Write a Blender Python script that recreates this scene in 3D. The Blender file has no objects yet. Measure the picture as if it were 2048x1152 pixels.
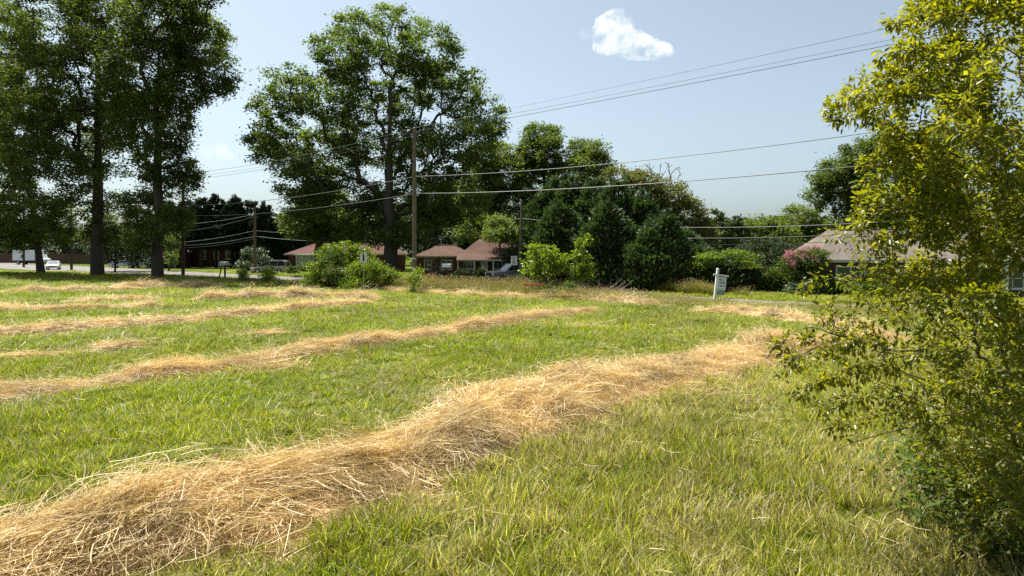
import bpy, bmesh, math, random
import numpy as np
from mathutils import Vector, Matrix, Euler
R = math.radians
random.seed(7)
rng = np.random.default_rng(11)
SC = bpy.context.scene
COL = SC.collection

# ------------------------------------------------------------------ camera
F, CX, HZ, CAMH = 1365.0, 1024.0, 504.0, 2.9          # focal length and horizon of the 2048 px photograph, eye height
cam = bpy.data.objects.new('camera', bpy.data.cameras.new('camera'))
COL.objects.link(cam)
cam.location = (0, 0, CAMH); cam.rotation_euler = (R(90), 0, 0)
cam.data.sensor_width = 36; cam.data.lens = 36 * F / 2048
cam.data.shift_y = -(576 - HZ) / 2048
cam.data.clip_start = 0.05; cam.data.clip_end = 9000
SC.camera = cam

# ------------------------------------------------------------------ sky and sun
SUN_EL, SUN_AZ = 62.0, -44.0                           # azimuth from straight ahead, negative = to the left
world = bpy.data.worlds.new('World'); SC.world = world; world.use_nodes = True
wn = world.node_tree; bg = wn.nodes['Background']
sky = wn.nodes.new('ShaderNodeTexSky'); sky.sky_type = 'NISHITA'; sky.sun_disc = False
sky.sun_elevation = R(SUN_EL); sky.sun_rotation = R(SUN_AZ)
sky.air_density = 0.85; sky.dust_density = 2.3; sky.ozone_density = 3.0; sky.altitude = 0
grey = wn.nodes.new('ShaderNodeHueSaturation'); grey.inputs['Saturation'].default_value = .58     # summer haze greys the blue
wn.links.new(sky.outputs[0], grey.inputs['Color']); 
tint = wn.nodes.new('ShaderNodeMix'); tint.data_type = 'RGBA'; tint.blend_type = 'MULTIPLY'; tint.inputs['Factor'].default_value = 1; tint.inputs[7].default_value = (.92, 1.0, .97, 1)
wn.links.new(grey.outputs[0], tint.inputs[6]); wn.links.new(tint.outputs[2], bg.inputs[0]); bg.inputs[1].default_value = 0.073
sl = bpy.data.lights.new('sun', 'SUN'); sl.energy = 5.0; sl.angle = R(0.6); sl.color = (1.0, 0.95, 0.86)
sun = bpy.data.objects.new('sun', sl); COL.objects.link(sun)
sv = Vector((math.sin(R(SUN_AZ)) * math.cos(R(SUN_EL)), math.cos(R(SUN_AZ)) * math.cos(R(SUN_EL)), math.sin(R(SUN_EL))))
sun.rotation_euler = sv.to_track_quat('Z', 'Y').to_euler(); sun.location = (0, 0, 60)
SC.view_settings.view_transform = 'Standard'; SC.view_settings.look = 'None'
SC.view_settings.exposure = 1.22; SC.view_settings.gamma = 1.0; SC.view_settings.use_curve_mapping = False
SC.render.engine = 'CYCLES'
cy = SC.cycles
cy.use_denoising = False
cy.max_bounces = 12; cy.diffuse_bounces = 6; cy.glossy_bounces = 2; cy.transmission_bounces = 9; cy.transparent_max_bounces = 8
cy.volume_bounces = 3; cy.volume_step_rate = .3; cy.volume_max_steps = 256
cy.caustics_reflective = False; cy.caustics_refractive = False
cy.use_adaptive_sampling = True; cy.adaptive_threshold = 0.008

# ------------------------------------------------------------------ helpers
def P(x, y, D):
    """world point seen at photograph pixel x, y at depth D metres"""
    return Vector(((x - CX) / F * D, D, CAMH - (y - HZ) / F * D))
def G(x, y):
    """ground point seen at photograph pixel x, y"""
    D = CAMH * F / (y - HZ)
    return Vector(((x - CX) / F * D, D, 0))

def tag(o, label=None, cat=None, group=None, kind=None):
    if label: o['label'] = label
    if cat: o['category'] = cat
    if group: o['group'] = group
    if kind: o['kind'] = kind
    return o
def empty(name, loc=(0, 0, 0), rz=0, label=None, cat=None, group=None):
    o = bpy.data.objects.new(name, None); COL.objects.link(o)
    o.location = loc; o.rotation_euler = (0, 0, rz); o.empty_display_size = .2
    return tag(o, label, cat, group)
def link(name, me, mat=None, parent=None, loc=None, rot=None):
    o = bpy.data.objects.new(name, me); COL.objects.link(o)
    if mat is not None and not me.materials:
        me.materials.append(mat)
    if parent is not None: o.parent = parent
    if loc is not None: o.location = loc
    if rot is not None: o.rotation_euler = rot
    return o
def copy_tree(o, parent=None):
    c = o.copy(); COL.objects.link(c)
    if parent is not None: c.parent = parent
    for ch in list(o.children): copy_tree(ch, c)
    return c

def np_mesh(name, verts, faces, smooth=False, attrs=None):
    """verts (n,3) array, faces (m,k) array with k = 3 or 4"""
    verts = np.asarray(verts, dtype=np.float32); faces = np.asarray(faces, dtype=np.int32)
    me = bpy.data.meshes.new(name)
    k = faces.shape[1]
    me.vertices.add(len(verts)); me.vertices.foreach_set('co', verts.ravel())
    me.loops.add(faces.size); me.loops.foreach_set('vertex_index', faces.ravel())
    me.polygons.add(len(faces))
    me.polygons.foreach_set('loop_start', np.arange(0, faces.size, k, dtype=np.int32))
    me.polygons.foreach_set('loop_total', np.full(len(faces), k, dtype=np.int32))
    if smooth: me.polygons.foreach_set('use_smooth', np.ones(len(faces), dtype=bool))
    for an, av in (attrs or {}).items():
        a = me.attributes.new(an, 'FLOAT', 'POINT'); a.data.foreach_set('value', np.asarray(av, dtype=np.float32))
    me.update(calc_edges=True)
    return me

class MB:
    """collects boxes, prisms and tubes for ONE mesh"""
    def __init__(s): s.v = []; s.f = []
    def add(s, vs, fs):
        n = len(s.v); s.v += [tuple(v) for v in vs]; s.f += [tuple(i + n for i in f) for f in fs]; return s
    def box(s, x0, x1, y0, y1, z0, z1):
        vs = [(x, y, z) for z in (z0, z1) for x, y in ((x0, y0), (x1, y0), (x1, y1), (x0, y1))]
        return s.add(vs, [(3, 2, 1, 0), (4, 5, 6, 7), (0, 1, 5, 4), (1, 2, 6, 5), (2, 3, 7, 6), (3, 0, 4, 7)])
    def prism_y(s, prof, y0, y1):
        n = len(prof)
        vs = [(x, y0, z) for x, z in prof] + [(x, y1, z) for x, z in prof]
        return s.add(vs, [tuple(range(n)), tuple(range(2 * n - 1, n - 1, -1))] + [((i + 1) % n, i, n + i, n + (i + 1) % n) for i in range(n)])
    def loft(s, a, b):
        n = len(a)
        return s.add(list(a) + list(b), [tuple(range(n - 1, -1, -1)), tuple(range(n, 2 * n))] + [(i, (i + 1) % n, n + (i + 1) % n, n + i) for i in range(n)])
    def tube(s, pts, rad, sides=8, cap=True):
        pts = [Vector(p) for p in pts]; n0 = len(s.v); N = len(pts)
        for i, p in enumerate(pts):
            d = (pts[min(i + 1, N - 1)] - pts[max(i - 1, 0)]).normalized()
            u = d.orthogonal().normalized() if abs(d.z) < .98 else Vector((1, 0, 0))
            if abs(d.z) >= .98: u = (u - d * u.dot(d)).normalized()
            w = d.cross(u); r = rad[i] if hasattr(rad, '__len__') else rad
            for k in range(sides):
                a = 2 * math.pi * k / sides
                s.v.append(tuple(p + (u * math.cos(a) + w * math.sin(a)) * r))
        for i in range(N - 1):
            for k in range(sides):
                a = n0 + i * sides + k; b = n0 + i * sides + (k + 1) % sides
                s.f.append((a, b, b + sides, a + sides))
        if cap:
            s.f.append(tuple(n0 + k for k in range(sides - 1, -1, -1))); s.f.append(tuple(n0 + (N - 1) * sides + k for k in range(sides)))
        return s
    def mesh(s, name, smooth=False, bevel=0):
        me = bpy.data.meshes.new(name); me.from_pydata(s.v, [], s.f)
        bm = bmesh.new(); bm.from_mesh(me)
        if bevel:
            bmesh.ops.bevel(bm, geom=[e for e in bm.edges if e.calc_face_angle(0) > .45], offset=bevel, segments=2, affect='EDGES', clamp_overlap=True)
        bmesh.ops.recalc_face_normals(bm, faces=bm.faces[:])
        if smooth:
            for f in bm.faces: f.smooth = True
        bm.to_mesh(me); bm.free(); return me
    def build(s, name, mat, parent=None, loc=None, rot=None, smooth=False, bevel=0):
        return link(name, s.mesh(name, smooth, bevel), mat, parent, loc, rot)

# ------------------------------------------------------------------ materials
def nodes(m): return m.node_tree.nodes, m.node_tree.links
def plain(name, col, rough=.7, spec=.3, metal=0, noise=0, nscale=6, bump=0, coat=0):
    m = bpy.data.materials.new(name); m.use_nodes = True; N, L = nodes(m); b = N['Principled BSDF']
    b.inputs['Base Color'].default_value = (*col, 1); b.inputs['Roughness'].default_value = rough
    b.inputs['Specular IOR Level'].default_value = spec; b.inputs['Metallic'].default_value = metal
    if coat: b.inputs['Coat Weight'].default_value = coat; b.inputs['Coat Roughness'].default_value = .08
    if noise or bump:
        tc = N.new('ShaderNodeTexCoord'); n = N.new('ShaderNodeTexNoise'); n.inputs['Scale'].default_value = nscale; n.inputs['Detail'].default_value = 6
        n.inputs['Roughness'].default_value = .65
        L.new(tc.outputs['Object'], n.inputs['Vector'])
        if noise:
            r = N.new('ShaderNodeValToRGB'); e = r.color_ramp.elements
            e[0].position = .3; e[1].position = .7
            e[0].color = (*[c * (1 - noise) for c in col], 1); e[1].color = (*[min(1, c * (1 + noise)) for c in col], 1)
            L.new(n.outputs['Fac'], r.inputs[0]); L.new(r.outputs[0], b.inputs['Base Color'])
        if bump:
            bp = N.new('ShaderNodeBump'); bp.inputs['Strength'].default_value = bump; bp.inputs['Distance'].default_value = .03
            L.new(n.outputs['Fac'], bp.inputs['Height']); L.new(bp.outputs[0], b.inputs['Normal'])
    return m
def leafy(name, dark, light, trans=.45, tcol=None, rough=.55, spec=.25, patch=0, inst=False, alt=None):
    """leaf or blade: own colour runs dark..light by the vertex attribute v; part of the light passes through"""
    m = bpy.data.materials.new(name); m.use_nodes = True; N, L = nodes(m); b = N['Principled BSDF']
    at = N.new('ShaderNodeAttribute'); at.attribute_name = 'v'
    r = N.new('ShaderNodeValToRGB'); e = r.color_ramp.elements
    e[0].color = (*dark, 1); e[1].color = (*light, 1); e[0].position = 0; e[1].position = 1
    L.new(at.outputs['Fac'], r.inputs[0]); col = r.outputs[0]
    if alt:                                            # dry colours blended in by the instance attribute 'dry'
        r2 = N.new('ShaderNodeValToRGB'); e = r2.color_ramp.elements
        e[0].color = (*alt[0], 1); e[1].color = (*alt[1], 1)
        L.new(at.outputs['Fac'], r2.inputs[0])
        a2 = N.new('ShaderNodeAttribute'); a2.attribute_type = 'INSTANCER'; a2.attribute_name = 'dry'
        sel = N.new('ShaderNodeAttribute'); sel.attribute_name = 'w'
        lt = N.new('ShaderNodeMath'); lt.operation = 'LESS_THAN'
        L.new(sel.outputs['Fac'], lt.inputs[0]); L.new(a2.outputs['Fac'], lt.inputs[1])
        mx = N.new('ShaderNodeMix'); mx.data_type = 'RGBA'
        L.new(lt.outputs[0], mx.inputs['Factor']); L.new(col, mx.inputs[6]); L.new(r2.outputs[0], mx.inputs[7]); col = mx.outputs[2]
    if patch:
        g = N.new('ShaderNodeNewGeometry'); n = N.new('ShaderNodeTexNoise'); n.inputs['Scale'].default_value = patch; n.inputs['Detail'].default_value = 4
        L.new(g.outputs['Position'], n.inputs['Vector'])
        mr = N.new('ShaderNodeMapRange'); mr.inputs[1].default_value = .3; mr.inputs[2].default_value = .7; mr.inputs[3].default_value = .72; mr.inputs[4].default_value = 1.28
        L.new(n.outputs['Fac'], mr.inputs[0])
        hs = N.new('ShaderNodeHueSaturation'); L.new(mr.outputs[0], hs.inputs['Value']); L.new(col, hs.inputs['Color']); col = hs.outputs[0]
    L.new(col, b.inputs['Base Color']); b.inputs['Roughness'].default_value = rough; b.inputs['Specular IOR Level'].default_value = spec
    t = N.new('ShaderNodeBsdfTranslucent')
    tc = tcol or (1.45, 1.6, .55)
    mu = N.new('ShaderNodeMix'); mu.data_type = 'RGBA'; mu.blend_type = 'MULTIPLY'; mu.inputs['Factor'].default_value = 1
    L.new(col, mu.inputs[6]); mu.inputs[7].default_value = (*tc, 1); mu.clamp_result = False
    L.new(mu.outputs[2], t.inputs['Color'])
    ms = N.new('ShaderNodeMixShader'); ms.inputs[0].default_value = trans
    L.new(b.outputs[0], ms.inputs[1]); L.new(t.outputs[0], ms.inputs[2]); L.new(ms.outputs[0], N['Material Output'].inputs[0])
    return m

M = {}
M['bark'] = plain('bark', (.075, .06, .048), .95, .1, noise=.5, nscale=7, bump=.9)
M['twig'] = plain('twig_bark', (.12, .095, .07), .9, .1, noise=.35, nscale=12)
M['dead'] = plain('dead_wood', (.25, .19, .15), .9, .1, noise=.3)
M['pole'] = plain('weathered_pole', (.15, .12, .085), .9, .15, noise=.35, nscale=3, bump=.4)
M['darkpole'] = plain('tarred_pole', (.075, .05, .035), .9, .15, noise=.35, nscale=3, bump=.4)
M['wire'] = plain('wire', (.10, .10, .10), .45, .5)
M['wirealu'] = plain('bare_wire', (.20, .20, .20), .6, .3)
M['white'] = plain('white_paint', (.62, .63, .62), .5, .4, noise=.05, nscale=3)
M['offwhite'] = plain('offwhite_paint', (.42, .40, .36), .6, .3, noise=.08, nscale=4)
M['brick'] = plain('red_brick', (.10, .045, .035), .9, .2, noise=.3, nscale=9, bump=.2)
M['darkbrick'] = plain('brown_siding', (.075, .045, .04), .8, .2, noise=.2, nscale=4)
M['glass'] = plain('window_glass', (.05, .07, .075), .06, .6)
M['blind'] = plain('window_blind', (.36, .42, .42), .7, .3, noise=.1)
M['metal'] = plain('galvanised_metal', (.38, .38, .38), .4, .5, metal=.7)
M['rubber'] = plain('tyre_rubber', (.03, .03, .03), .85, .2)
M['black'] = plain('black_print', (.015, .015, .017), .6, .3)
M['rim'] = plain('alloy_rim', (.5, .5, .5), .3, .5, metal=.8)
M['autoglass'] = plain('car_glass', (.03, .04, .045), .05, .7)
M['lamp'] = plain('headlight_glass', (.75, .75, .75), .15, .6)
M['tail'] = plain('tail_light', (.35, .02, .02), .25, .5)
M['plastic'] = plain('black_trim', (.03, .03, .032), .6, .3)

def shingle(name, c1, c2, scale=1.0):
    m = bpy.data.materials.new(name); m.use_nodes = True; N, L = nodes(m); b = N['Principled BSDF']
    tc = N.new('ShaderNodeTexCoord'); br = N.new('ShaderNodeTexBrick')
    br.inputs['Scale'].default_value = scale; br.inputs['Color1'].default_value = (*c1, 1); br.inputs['Color2'].default_value = (*c2, 1)
    br.inputs['Mortar'].default_value = (*[c * .45 for c in c1], 1); br.inputs['Mortar Size'].default_value = .012
    br.inputs['Brick Width'].default_value = .33; br.inputs['Row Height'].default_value = .14; br.inputs['Bias'].default_value = -.2
    L.new(tc.outputs['UV'], br.inputs['Vector'])
    n = N.new('ShaderNodeTexNoise'); n.inputs['Scale'].default_value = .7; n.inputs['Detail'].default_value = 8; L.new(tc.outputs['Object'], n.inputs['Vector'])
    mr = N.new('ShaderNodeMapRange'); mr.inputs[1].default_value = .3; mr.inputs[2].default_value = .7; mr.inputs[3].default_value = .78; mr.inputs[4].default_value = 1.2; L.new(n.outputs['Fac'], mr.inputs[0])
    hs = N.new('ShaderNodeHueSaturation'); L.new(mr.outputs[0], hs.inputs['Value']); L.new(br.outputs[0], hs.inputs['Color'])
    L.new(hs.outputs[0], b.inputs['Base Color']); b.inputs['Roughness'].default_value = .95; b.inputs['Specular IOR Level'].default_value = .15
    bp = N.new('ShaderNodeBump'); bp.inputs['Strength'].default_value = .5; bp.inputs['Distance'].default_value = .01; L.new(br.outputs['Fac'], bp.inputs['Height']); bp.invert = True
    L.new(bp.outputs[0], b.inputs['Normal'])
    return m
M['roof_red'] = shingle('red_brown_shingles', (.13, .07, .052), (.105, .058, .045))
M['roof_brown'] = shingle('brown_shingles', (.11, .066, .048), (.085, .052, .04))
M['roof_grey'] = shingle('taupe_shingles', (.165, .14, .12), (.125, .107, .09))

# leaves
M['l_oak'] = leafy('oak_leaf', (.034, .062, .016), (.135, .175, .040), .50)
M['l_left'] = leafy('shade_tree_leaf', (.030, .052, .016), (.135, .165, .040), .50)
M['l_cedar'] = leafy('cedar_needles', (.024, .046, .018), (.085, .12, .040), .30, (1.0, 1.2, .6))
M['l_pine'] = leafy('pine_needles', (.012, .026, .016), (.030, .050, .024), .15, (1, 1.2, .7))
M['l_mid'] = leafy('broad_leaf', (.040, .068, .018), (.155, .19, .046), .50)
M['l_dark'] = leafy('dark_leaf', (.012, .026, .010), (.040, .062, .018), .28)
M['l_yell'] = leafy('blossoming_leaf', (.05, .07, .018), (.21, .21, .06), .38, (1.2, 1.2, .6))
M['l_mag'] = leafy('glossy_magnolia_leaf', (.025, .05, .022), (.10, .135, .085), .2, rough=.4, spec=.4)
M['l_bright'] = leafy('sunlit_young_leaf', (.08, .13, .010), (.21, .27, .022), .52, (1.3, 1.4, .35), rough=.4, spec=.35)
M['l_bush'] = leafy('bush_leaf', (.085, .112, .010), (.275, .265, .030), .56, (1.5, 1.48, .4), rough=.35, spec=.4)
M['l_weed'] = leafy('weed_leaf', (.034, .062, .010), (.105, .145, .022), .42)
M['pink'] = leafy('pink_blossom', (.38, .11, .17), (.62, .28, .33), .3, (1.0, .9, .95))
M['grass'] = leafy('grass_blade', (.065, .100, .005), (.34, .36, .024), .44, (1.1, 1.25, .35), rough=.5, spec=.3, patch=.22, alt=((.15, .12, .04), (.62, .53, .27)))
M['tall'] = leafy('tall_grass_blade', (.085, .12, .014), (.25, .25, .06), .42, (1.15, 1.15, .5), patch=.3)
M['seed'] = leafy('seed_head', (.20, .14, .07), (.38, .29, .16), .35, (1.1, 1, .7))
M['straw'] = leafy('straw', (.33, .235, .10), (.82, .67, .40), .30, (1.1, 1.0, .6), rough=.5, spec=.35, patch=.9)

# ------------------------------------------------------------------ geometry makers
def leaf_cards(cent, size, v, dirs=None, aspect=.45, up=.3, fold=.25, spread=1.0):
    """rhombic leaves; cent (n,3), size (n,), v (n,)"""
    n = len(cent)
    if dirs is None:
        a = rng.normal(size=(n, 3)); a[:, 2] *= .6
    else:
        a = dirs + rng.normal(size=(n, 3)) * .45 * spread
    a /= np.linalg.norm(a, axis=1, keepdims=True) + 1e-9
    nn = rng.normal(size=(n, 3)); nn[:, 2] = np.abs(nn[:, 2]) + up
    b = np.cross(a, nn); b /= np.linalg.norm(b, axis=1, keepdims=True) + 1e-9
    c = np.cross(b, a)
    s = size[:, None]
    p0 = cent - a * s * .5; p2 = cent + a * s * .5
    off = c * s * aspect * .5 * fold
    p1 = cent + b * s * aspect * .5 + off; p3 = cent - b * s * aspect * .5 + off
    V = np.stack([p0, p1, p2, p3], 1).reshape(-1, 3)
    i = np.arange(n) * 4
    Fq = np.concatenate([np.stack([i, i + 1, i + 2], 1), np.stack([i, i + 2, i + 3], 1)])
    return V, Fq, np.repeat(v, 4)

def tubes_np(chains, sides):
    """chains: list of (pts (k,3), rad (k,)) -> quads"""
    Vs, Fs, n0 = [], [], 0
    ang = np.arange(sides) * 2 * math.pi / sides; ca, sa = np.cos(ang), np.sin(ang)
    for pts, rad in chains:
        k = len(pts)
        d = np.gradient(pts, axis=0); d /= np.linalg.norm(d, axis=1, keepdims=True) + 1e-9
        ref = np.where(np.abs(d[:, 2:3]) > .9, np.array([[1., 0, 0]]), np.array([[0, 0, 1.]]))
        u = np.cross(d, ref); u /= np.linalg.norm(u, axis=1, keepdims=True) + 1e-9
        w = np.cross(d, u)
        V = pts[:, None, :] + (u[:, None, :] * ca[None, :, None] + w[:, None, :] * sa[None, :, None]) * rad[:, None, None]
        Vs.append(V.reshape(-1, 3))
        i = np.arange(k - 1)[:, None] * sides; j = np.arange(sides)[None, :]; jn = (j + 1) % sides
        Fs.append(np.stack([i + j, i + jn, i + sides + jn, i + sides + j], -1).reshape(-1, 4) + n0)
        n0 += k * sides
    return np.concatenate(Vs), np.concatenate(Fs)

def grow(trunk, targets, w=.35, seg=5, bend=.12, lift=.15):
    """branching: each target hooks on to the nearest good node. returns chains with node ids and child counts"""
    nodesP = [np.array(p, float) for p in trunk]; plen = [0.0]
    for i in range(1, len(trunk)): plen.append(plen[-1] + np.linalg.norm(nodesP[i] - nodesP[i - 1]))
    parent = [-1] + list(range(len(trunk) - 1))
    P_ = np.zeros((len(trunk) + len(targets) * seg, 3)); P_[:len(trunk)] = nodesP
    PL = np.zeros(len(P_)); PL[:len(trunk)] = plen
    n = len(trunk); nt = n
    ok0 = max(1, int(len(trunk) * .3))
    base = np.array(trunk[min(len(trunk) - 1, len(trunk) // 2)])
    order = np.argsort(np.linalg.norm(np.array(targets) - base, axis=1))
    chains = [list(range(len(trunk)))]
    for ti in order:
        t = np.array(targets[ti])
        dv = t - P_[ok0:n]; d = np.linalg.norm(dv, axis=1)
        cost = d + w * PL[ok0:n] + np.where(dv[:, 2] < -.1 * d, .25 * d, 0)
        j = int(np.argmin(cost)) + ok0
        s = P_[j]; D = t - s; L = np.linalg.norm(D)
        ids = [j]; side = rng.normal(size=3) * bend * L
        for k in range(1, seg + 1):
            f = k / seg
            p = s + D * f + side * math.sin(f * math.pi) * .5 + np.array([0, 0, lift * L * math.sin(f * math.pi)]) + rng.normal(size=3) * .02 * L * (k < seg)
            P_[n] = p; PL[n] = PL[ids[-1]] + L / seg; parent.append(ids[-1]); ids.append(n); n += 1
        chains.append(ids)
    cnt = np.zeros(n)
    for c in chains[1:]: cnt[c[-1]] += 1
    for i in range(n - 1, 0, -1): cnt[parent[i]] += cnt[i]
    return P_[:n], chains, np.maximum(cnt, 1), nt

def limbs_mesh(name, Pn, chains, cnt, r_trunk, expo=.5, rmin=.012, sides=3, flare=1.35, trunk_sides=10, nt=0):
    k = r_trunk / (cnt[0] ** expo)
    rad = np.maximum(k * cnt ** expo, rmin)
    big, small = [], []
    for ci, c in enumerate(chains):
        pts = Pn[c]; r = rad[c].copy()
        if ci == 0:
            h = pts[:, 2] - pts[0, 2]
            r = np.maximum(r, r_trunk * .25)
            r = r * (1 + (flare - 1) * np.exp(-h / (r_trunk * 1.3)))
            big.append((pts, r))
        else:
            r[0] = min(r[0], r[1] * 1.25); r[-1] *= .5
            (big if r[1] > r_trunk * .16 else small).append((pts, r))
    V, Fq = tubes_np(big, trunk_sides)
    if small:
        V2, F2 = tubes_np(small, sides); Fq = np.concatenate([Fq, F2 + len(V)]); V = np.concatenate([V, V2])
    return np_mesh(name, V, Fq, smooth=True)

def in_blobs(blobs, n_total, shell=.55):
    """blobs: list of (centre xyz, radii xyz, weight); clump centres biased to the outer shell"""
    wts = np.array([b[1][0] * b[1][2] * (b[2] if len(b) > 2 else 1) for b in blobs]); wts = wts / wts.sum()
    out = []
    for b, w in zip(blobs, wts):
        k = max(3, int(round(n_total * w)))
        d = rng.normal(size=(k, 3)); d /= np.linalg.norm(d, axis=1, keepdims=True)
        r = shell + (1 - shell) * rng.random(k) ** .7
        out.append(np.array(b[0]) + d * r[:, None] * np.array(b[1]))
    return np.concatenate(out)

def tree(name, label, cat, base, h_trunk, r_trunk, blobs, n_clump, n_leaf, leaf, mat, group=None, clump_r=1.0, flat=.6, w=.35,
         bark='bark', cards=None, lean=(0, 0), shell=.55, droop=0, rmin=.012, vbias=0, aspect=.5, origin=None):
    base = np.array(base, float)
    o = empty(name, base, 0, label, cat, group)
    top = base + np.array([lean[0], lean[1], h_trunk])
    k = 8
    tr = [base + (top - base) * (i / (k - 1)) + np.array([rng.normal(), rng.normal(), 0]) * r_trunk * .16 * (i > 0) for i in range(k)]
    tr[0][2] -= .1
    T = in_blobs(blobs, n_clump, shell)
    T[:, 2] = np.maximum(T[:, 2], base[2] + .25)
    Pn, ch, cnt, nt = grow(tr, list(T), w=w)
    me = limbs_mesh('trunk', Pn - base, ch, cnt, r_trunk, rmin=rmin)
    link('trunk', me, M[bark], o)
    # leaves
    m = len(T)
    cr = clump_r * rng.uniform(.6, 1.25, m)
    idx = np.repeat(np.arange(m), rng.integers(int(n_leaf * .6), int(n_leaf * 1.4) + 1, m))
    off = rng.normal(size=(len(idx), 3)) * .5; off[:, 2] *= flat
    c = T[idx] + off * cr[idx][:, None]
    cv = rng.random(m)
    v = np.clip(.25 + .5 * cv[idx] + rng.normal(size=len(idx)) * .18 + vbias, 0, 1)
    sz = leaf * rng.uniform(.6, 1.35, len(idx))
    dirs = None
    if cards == 'spray':
        ctr = T.mean(0); dd = c - ctr; dd[:, 2] = np.abs(dd[:, 2]) * .3; dd /= np.linalg.norm(dd, axis=1, keepdims=True) + 1e-6
        dirs = dd + np.array([0, 0, .75])
    V, Fq, vv = leaf_cards(c - base, sz, v, dirs, aspect=aspect)
    keep = V[:, 2] > .02
    V[:, 2] = np.where(keep, V[:, 2], .02 + rng.random(len(V)) * .05)
    me = np_mesh('crown', V, Fq, attrs={'v': vv})
    link('crown', me, M[mat], o)
    return o
def B(x, y, D, rx, ry=None, dy=0, wt=1):
    """a blob of crown: photo pixel centre, depth, pixel radii"""
    ry = ry or rx; D2 = D + dy
    p = P(x, y, D2); return (tuple(p), (rx / F * D2, rx / F * D2 * .9, ry / F * D2), wt)

# ------------------------------------------------------------------ GN scatter
def scatter(name, pts, rot, scl, idx, dry, sources, mat, kind='stuff', label=None):
    me = bpy.data.meshes.new(name); n = len(pts)
    me.vertices.add(n); me.vertices.foreach_set('co', np.asarray(pts, dtype=np.float32).ravel())
    a = me.attributes.new('rot', 'FLOAT_VECTOR', 'POINT'); a.data.foreach_set('vector', np.asarray(rot, dtype=np.float32).ravel())
    a = me.attributes.new('scl', 'FLOAT_VECTOR', 'POINT'); a.data.foreach_set('vector', np.asarray(scl, dtype=np.float32).ravel())
    a = me.attributes.new('pick', 'INT', 'POINT'); a.data.foreach_set('value', np.asarray(idx, dtype=np.int32))
    a = me.attributes.new('dry', 'FLOAT', 'POINT'); a.data.foreach_set('value', np.asarray(dry, dtype=np.float32))
    o = link(name, me, mat)
    ng = bpy.data.node_groups.new(name, 'GeometryNodeTree')
    ng.interface.new_socket('Geometry', in_out='INPUT', socket_type='NodeSocketGeometry'); ng.interface.new_socket('Geometry', in_out='OUTPUT', socket_type='NodeSocketGeometry')
    N, L = ng.nodes, ng.links
    gi = N.new('NodeGroupInput'); go = N.new('NodeGroupOutput')
    c = bpy.data.collections.new(name + '_source')
    for s in sources: c.objects.link(s)
    ci = N.new('GeometryNodeCollectionInfo'); ci.inputs[0].default_value = c; ci.inputs['Separate Children'].default_value = True; ci.inputs['Reset Children'].default_value = True
    ip = N.new('GeometryNodeInstanceOnPoints'); ip.inputs['Pick Instance'].default_value = True
    def at(nm, t):
        q = N.new('GeometryNodeInputNamedAttribute'); q.data_type = t; q.inputs[0].default_value = nm; return q.outputs[0]
    L.new(gi.outputs[0], ip.inputs['Points']); L.new(ci.outputs[0], ip.inputs['Instance'])
    er = N.new('FunctionNodeEulerToRotation'); L.new(at('rot', 'FLOAT_VECTOR'), er.inputs[0]); L.new(er.outputs[0], ip.inputs['Rotation'])
    L.new(at('scl', 'FLOAT_VECTOR'), ip.inputs['Scale']); L.new(at('pick', 'INT'), ip.inputs['Instance Index'])
    L.new(ip.outputs[0], go.inputs[0])
    md = o.modifiers.new('scatter', 'NODES'); md.node_group = ng
    if kind: o['kind'] = kind
    if label: o['label'] = label
    return o

def blade_tuft(name, n, rad, h, w, lean=.35, mat=None, seg=3, curl=.6, hv=.45, seed_part=None):
    """many bent tapered blades from a disc of radius rad"""
    r = rad * np.sqrt(rng.random(n)); a = rng.random(n) * 6.283
    bx, by = r * np.cos(a), r * np.sin(a)
    hh = h * (1 - hv + 2 * hv * rng.random(n)); az = rng.random(n) * 6.283
    dx, dy = np.cos(az), np.sin(az)
    ln = np.abs(rng.normal(size=n)) * lean * hh; cu = rng.random(n) * curl
    V = np.zeros((n, seg * 2 + 1, 3)); ww = w * rng.uniform(.6, 1.3, n)
    tw = az + 1.57 + rng.normal(size=n) * .5
    for k in range(seg + 1):
        f = k / seg; hor = ln * f + cu * hh * f * f * .6; z = hh * f * (1 - .25 * cu * f)
        cxp = bx + dx * hor; cyp = by + dy * hor
        if k < seg:
            s = ww * (1 - f * .75) * .5
            V[:, 2 * k] = np.stack([cxp - np.cos(tw) * s, cyp - np.sin(tw) * s, z], 1)
            V[:, 2 * k + 1] = np.stack([cxp + np.cos(tw) * s, cyp + np.sin(tw) * s, z], 1)
        else:
            V[:, 2 * k] = np.stack([cxp, cyp, z], 1)
    nv = seg * 2 + 1; i = np.arange(n)[:, None] * nv
    fs = []
    for k in range(seg - 1):
        fs += [[2 * k, 2 * k + 1, 2 * k + 3], [2 * k, 2 * k + 3, 2 * k + 2]]
    fs.append([2 * seg - 2, 2 * seg - 1, 2 * seg])
    Fq = (i[:, :, None] + np.array(fs)[None]).reshape(-1, 3)
    v = np.repeat(np.clip(rng.normal(.5, .36, n), 0, 1), nv); wv = np.repeat(rng.random(n), nv)
    V = V.reshape(-1, 3)
    tips = V.reshape(n, nv, 3)[:, -1]
    me = np_mesh(name, V, Fq, attrs={'v': v, 'w': wv}); me.materials.append(mat)
    o = bpy.data.objects.new(name, me)
    return o, tips, np.stack([dx, dy, np.zeros(n)], 1)

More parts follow.
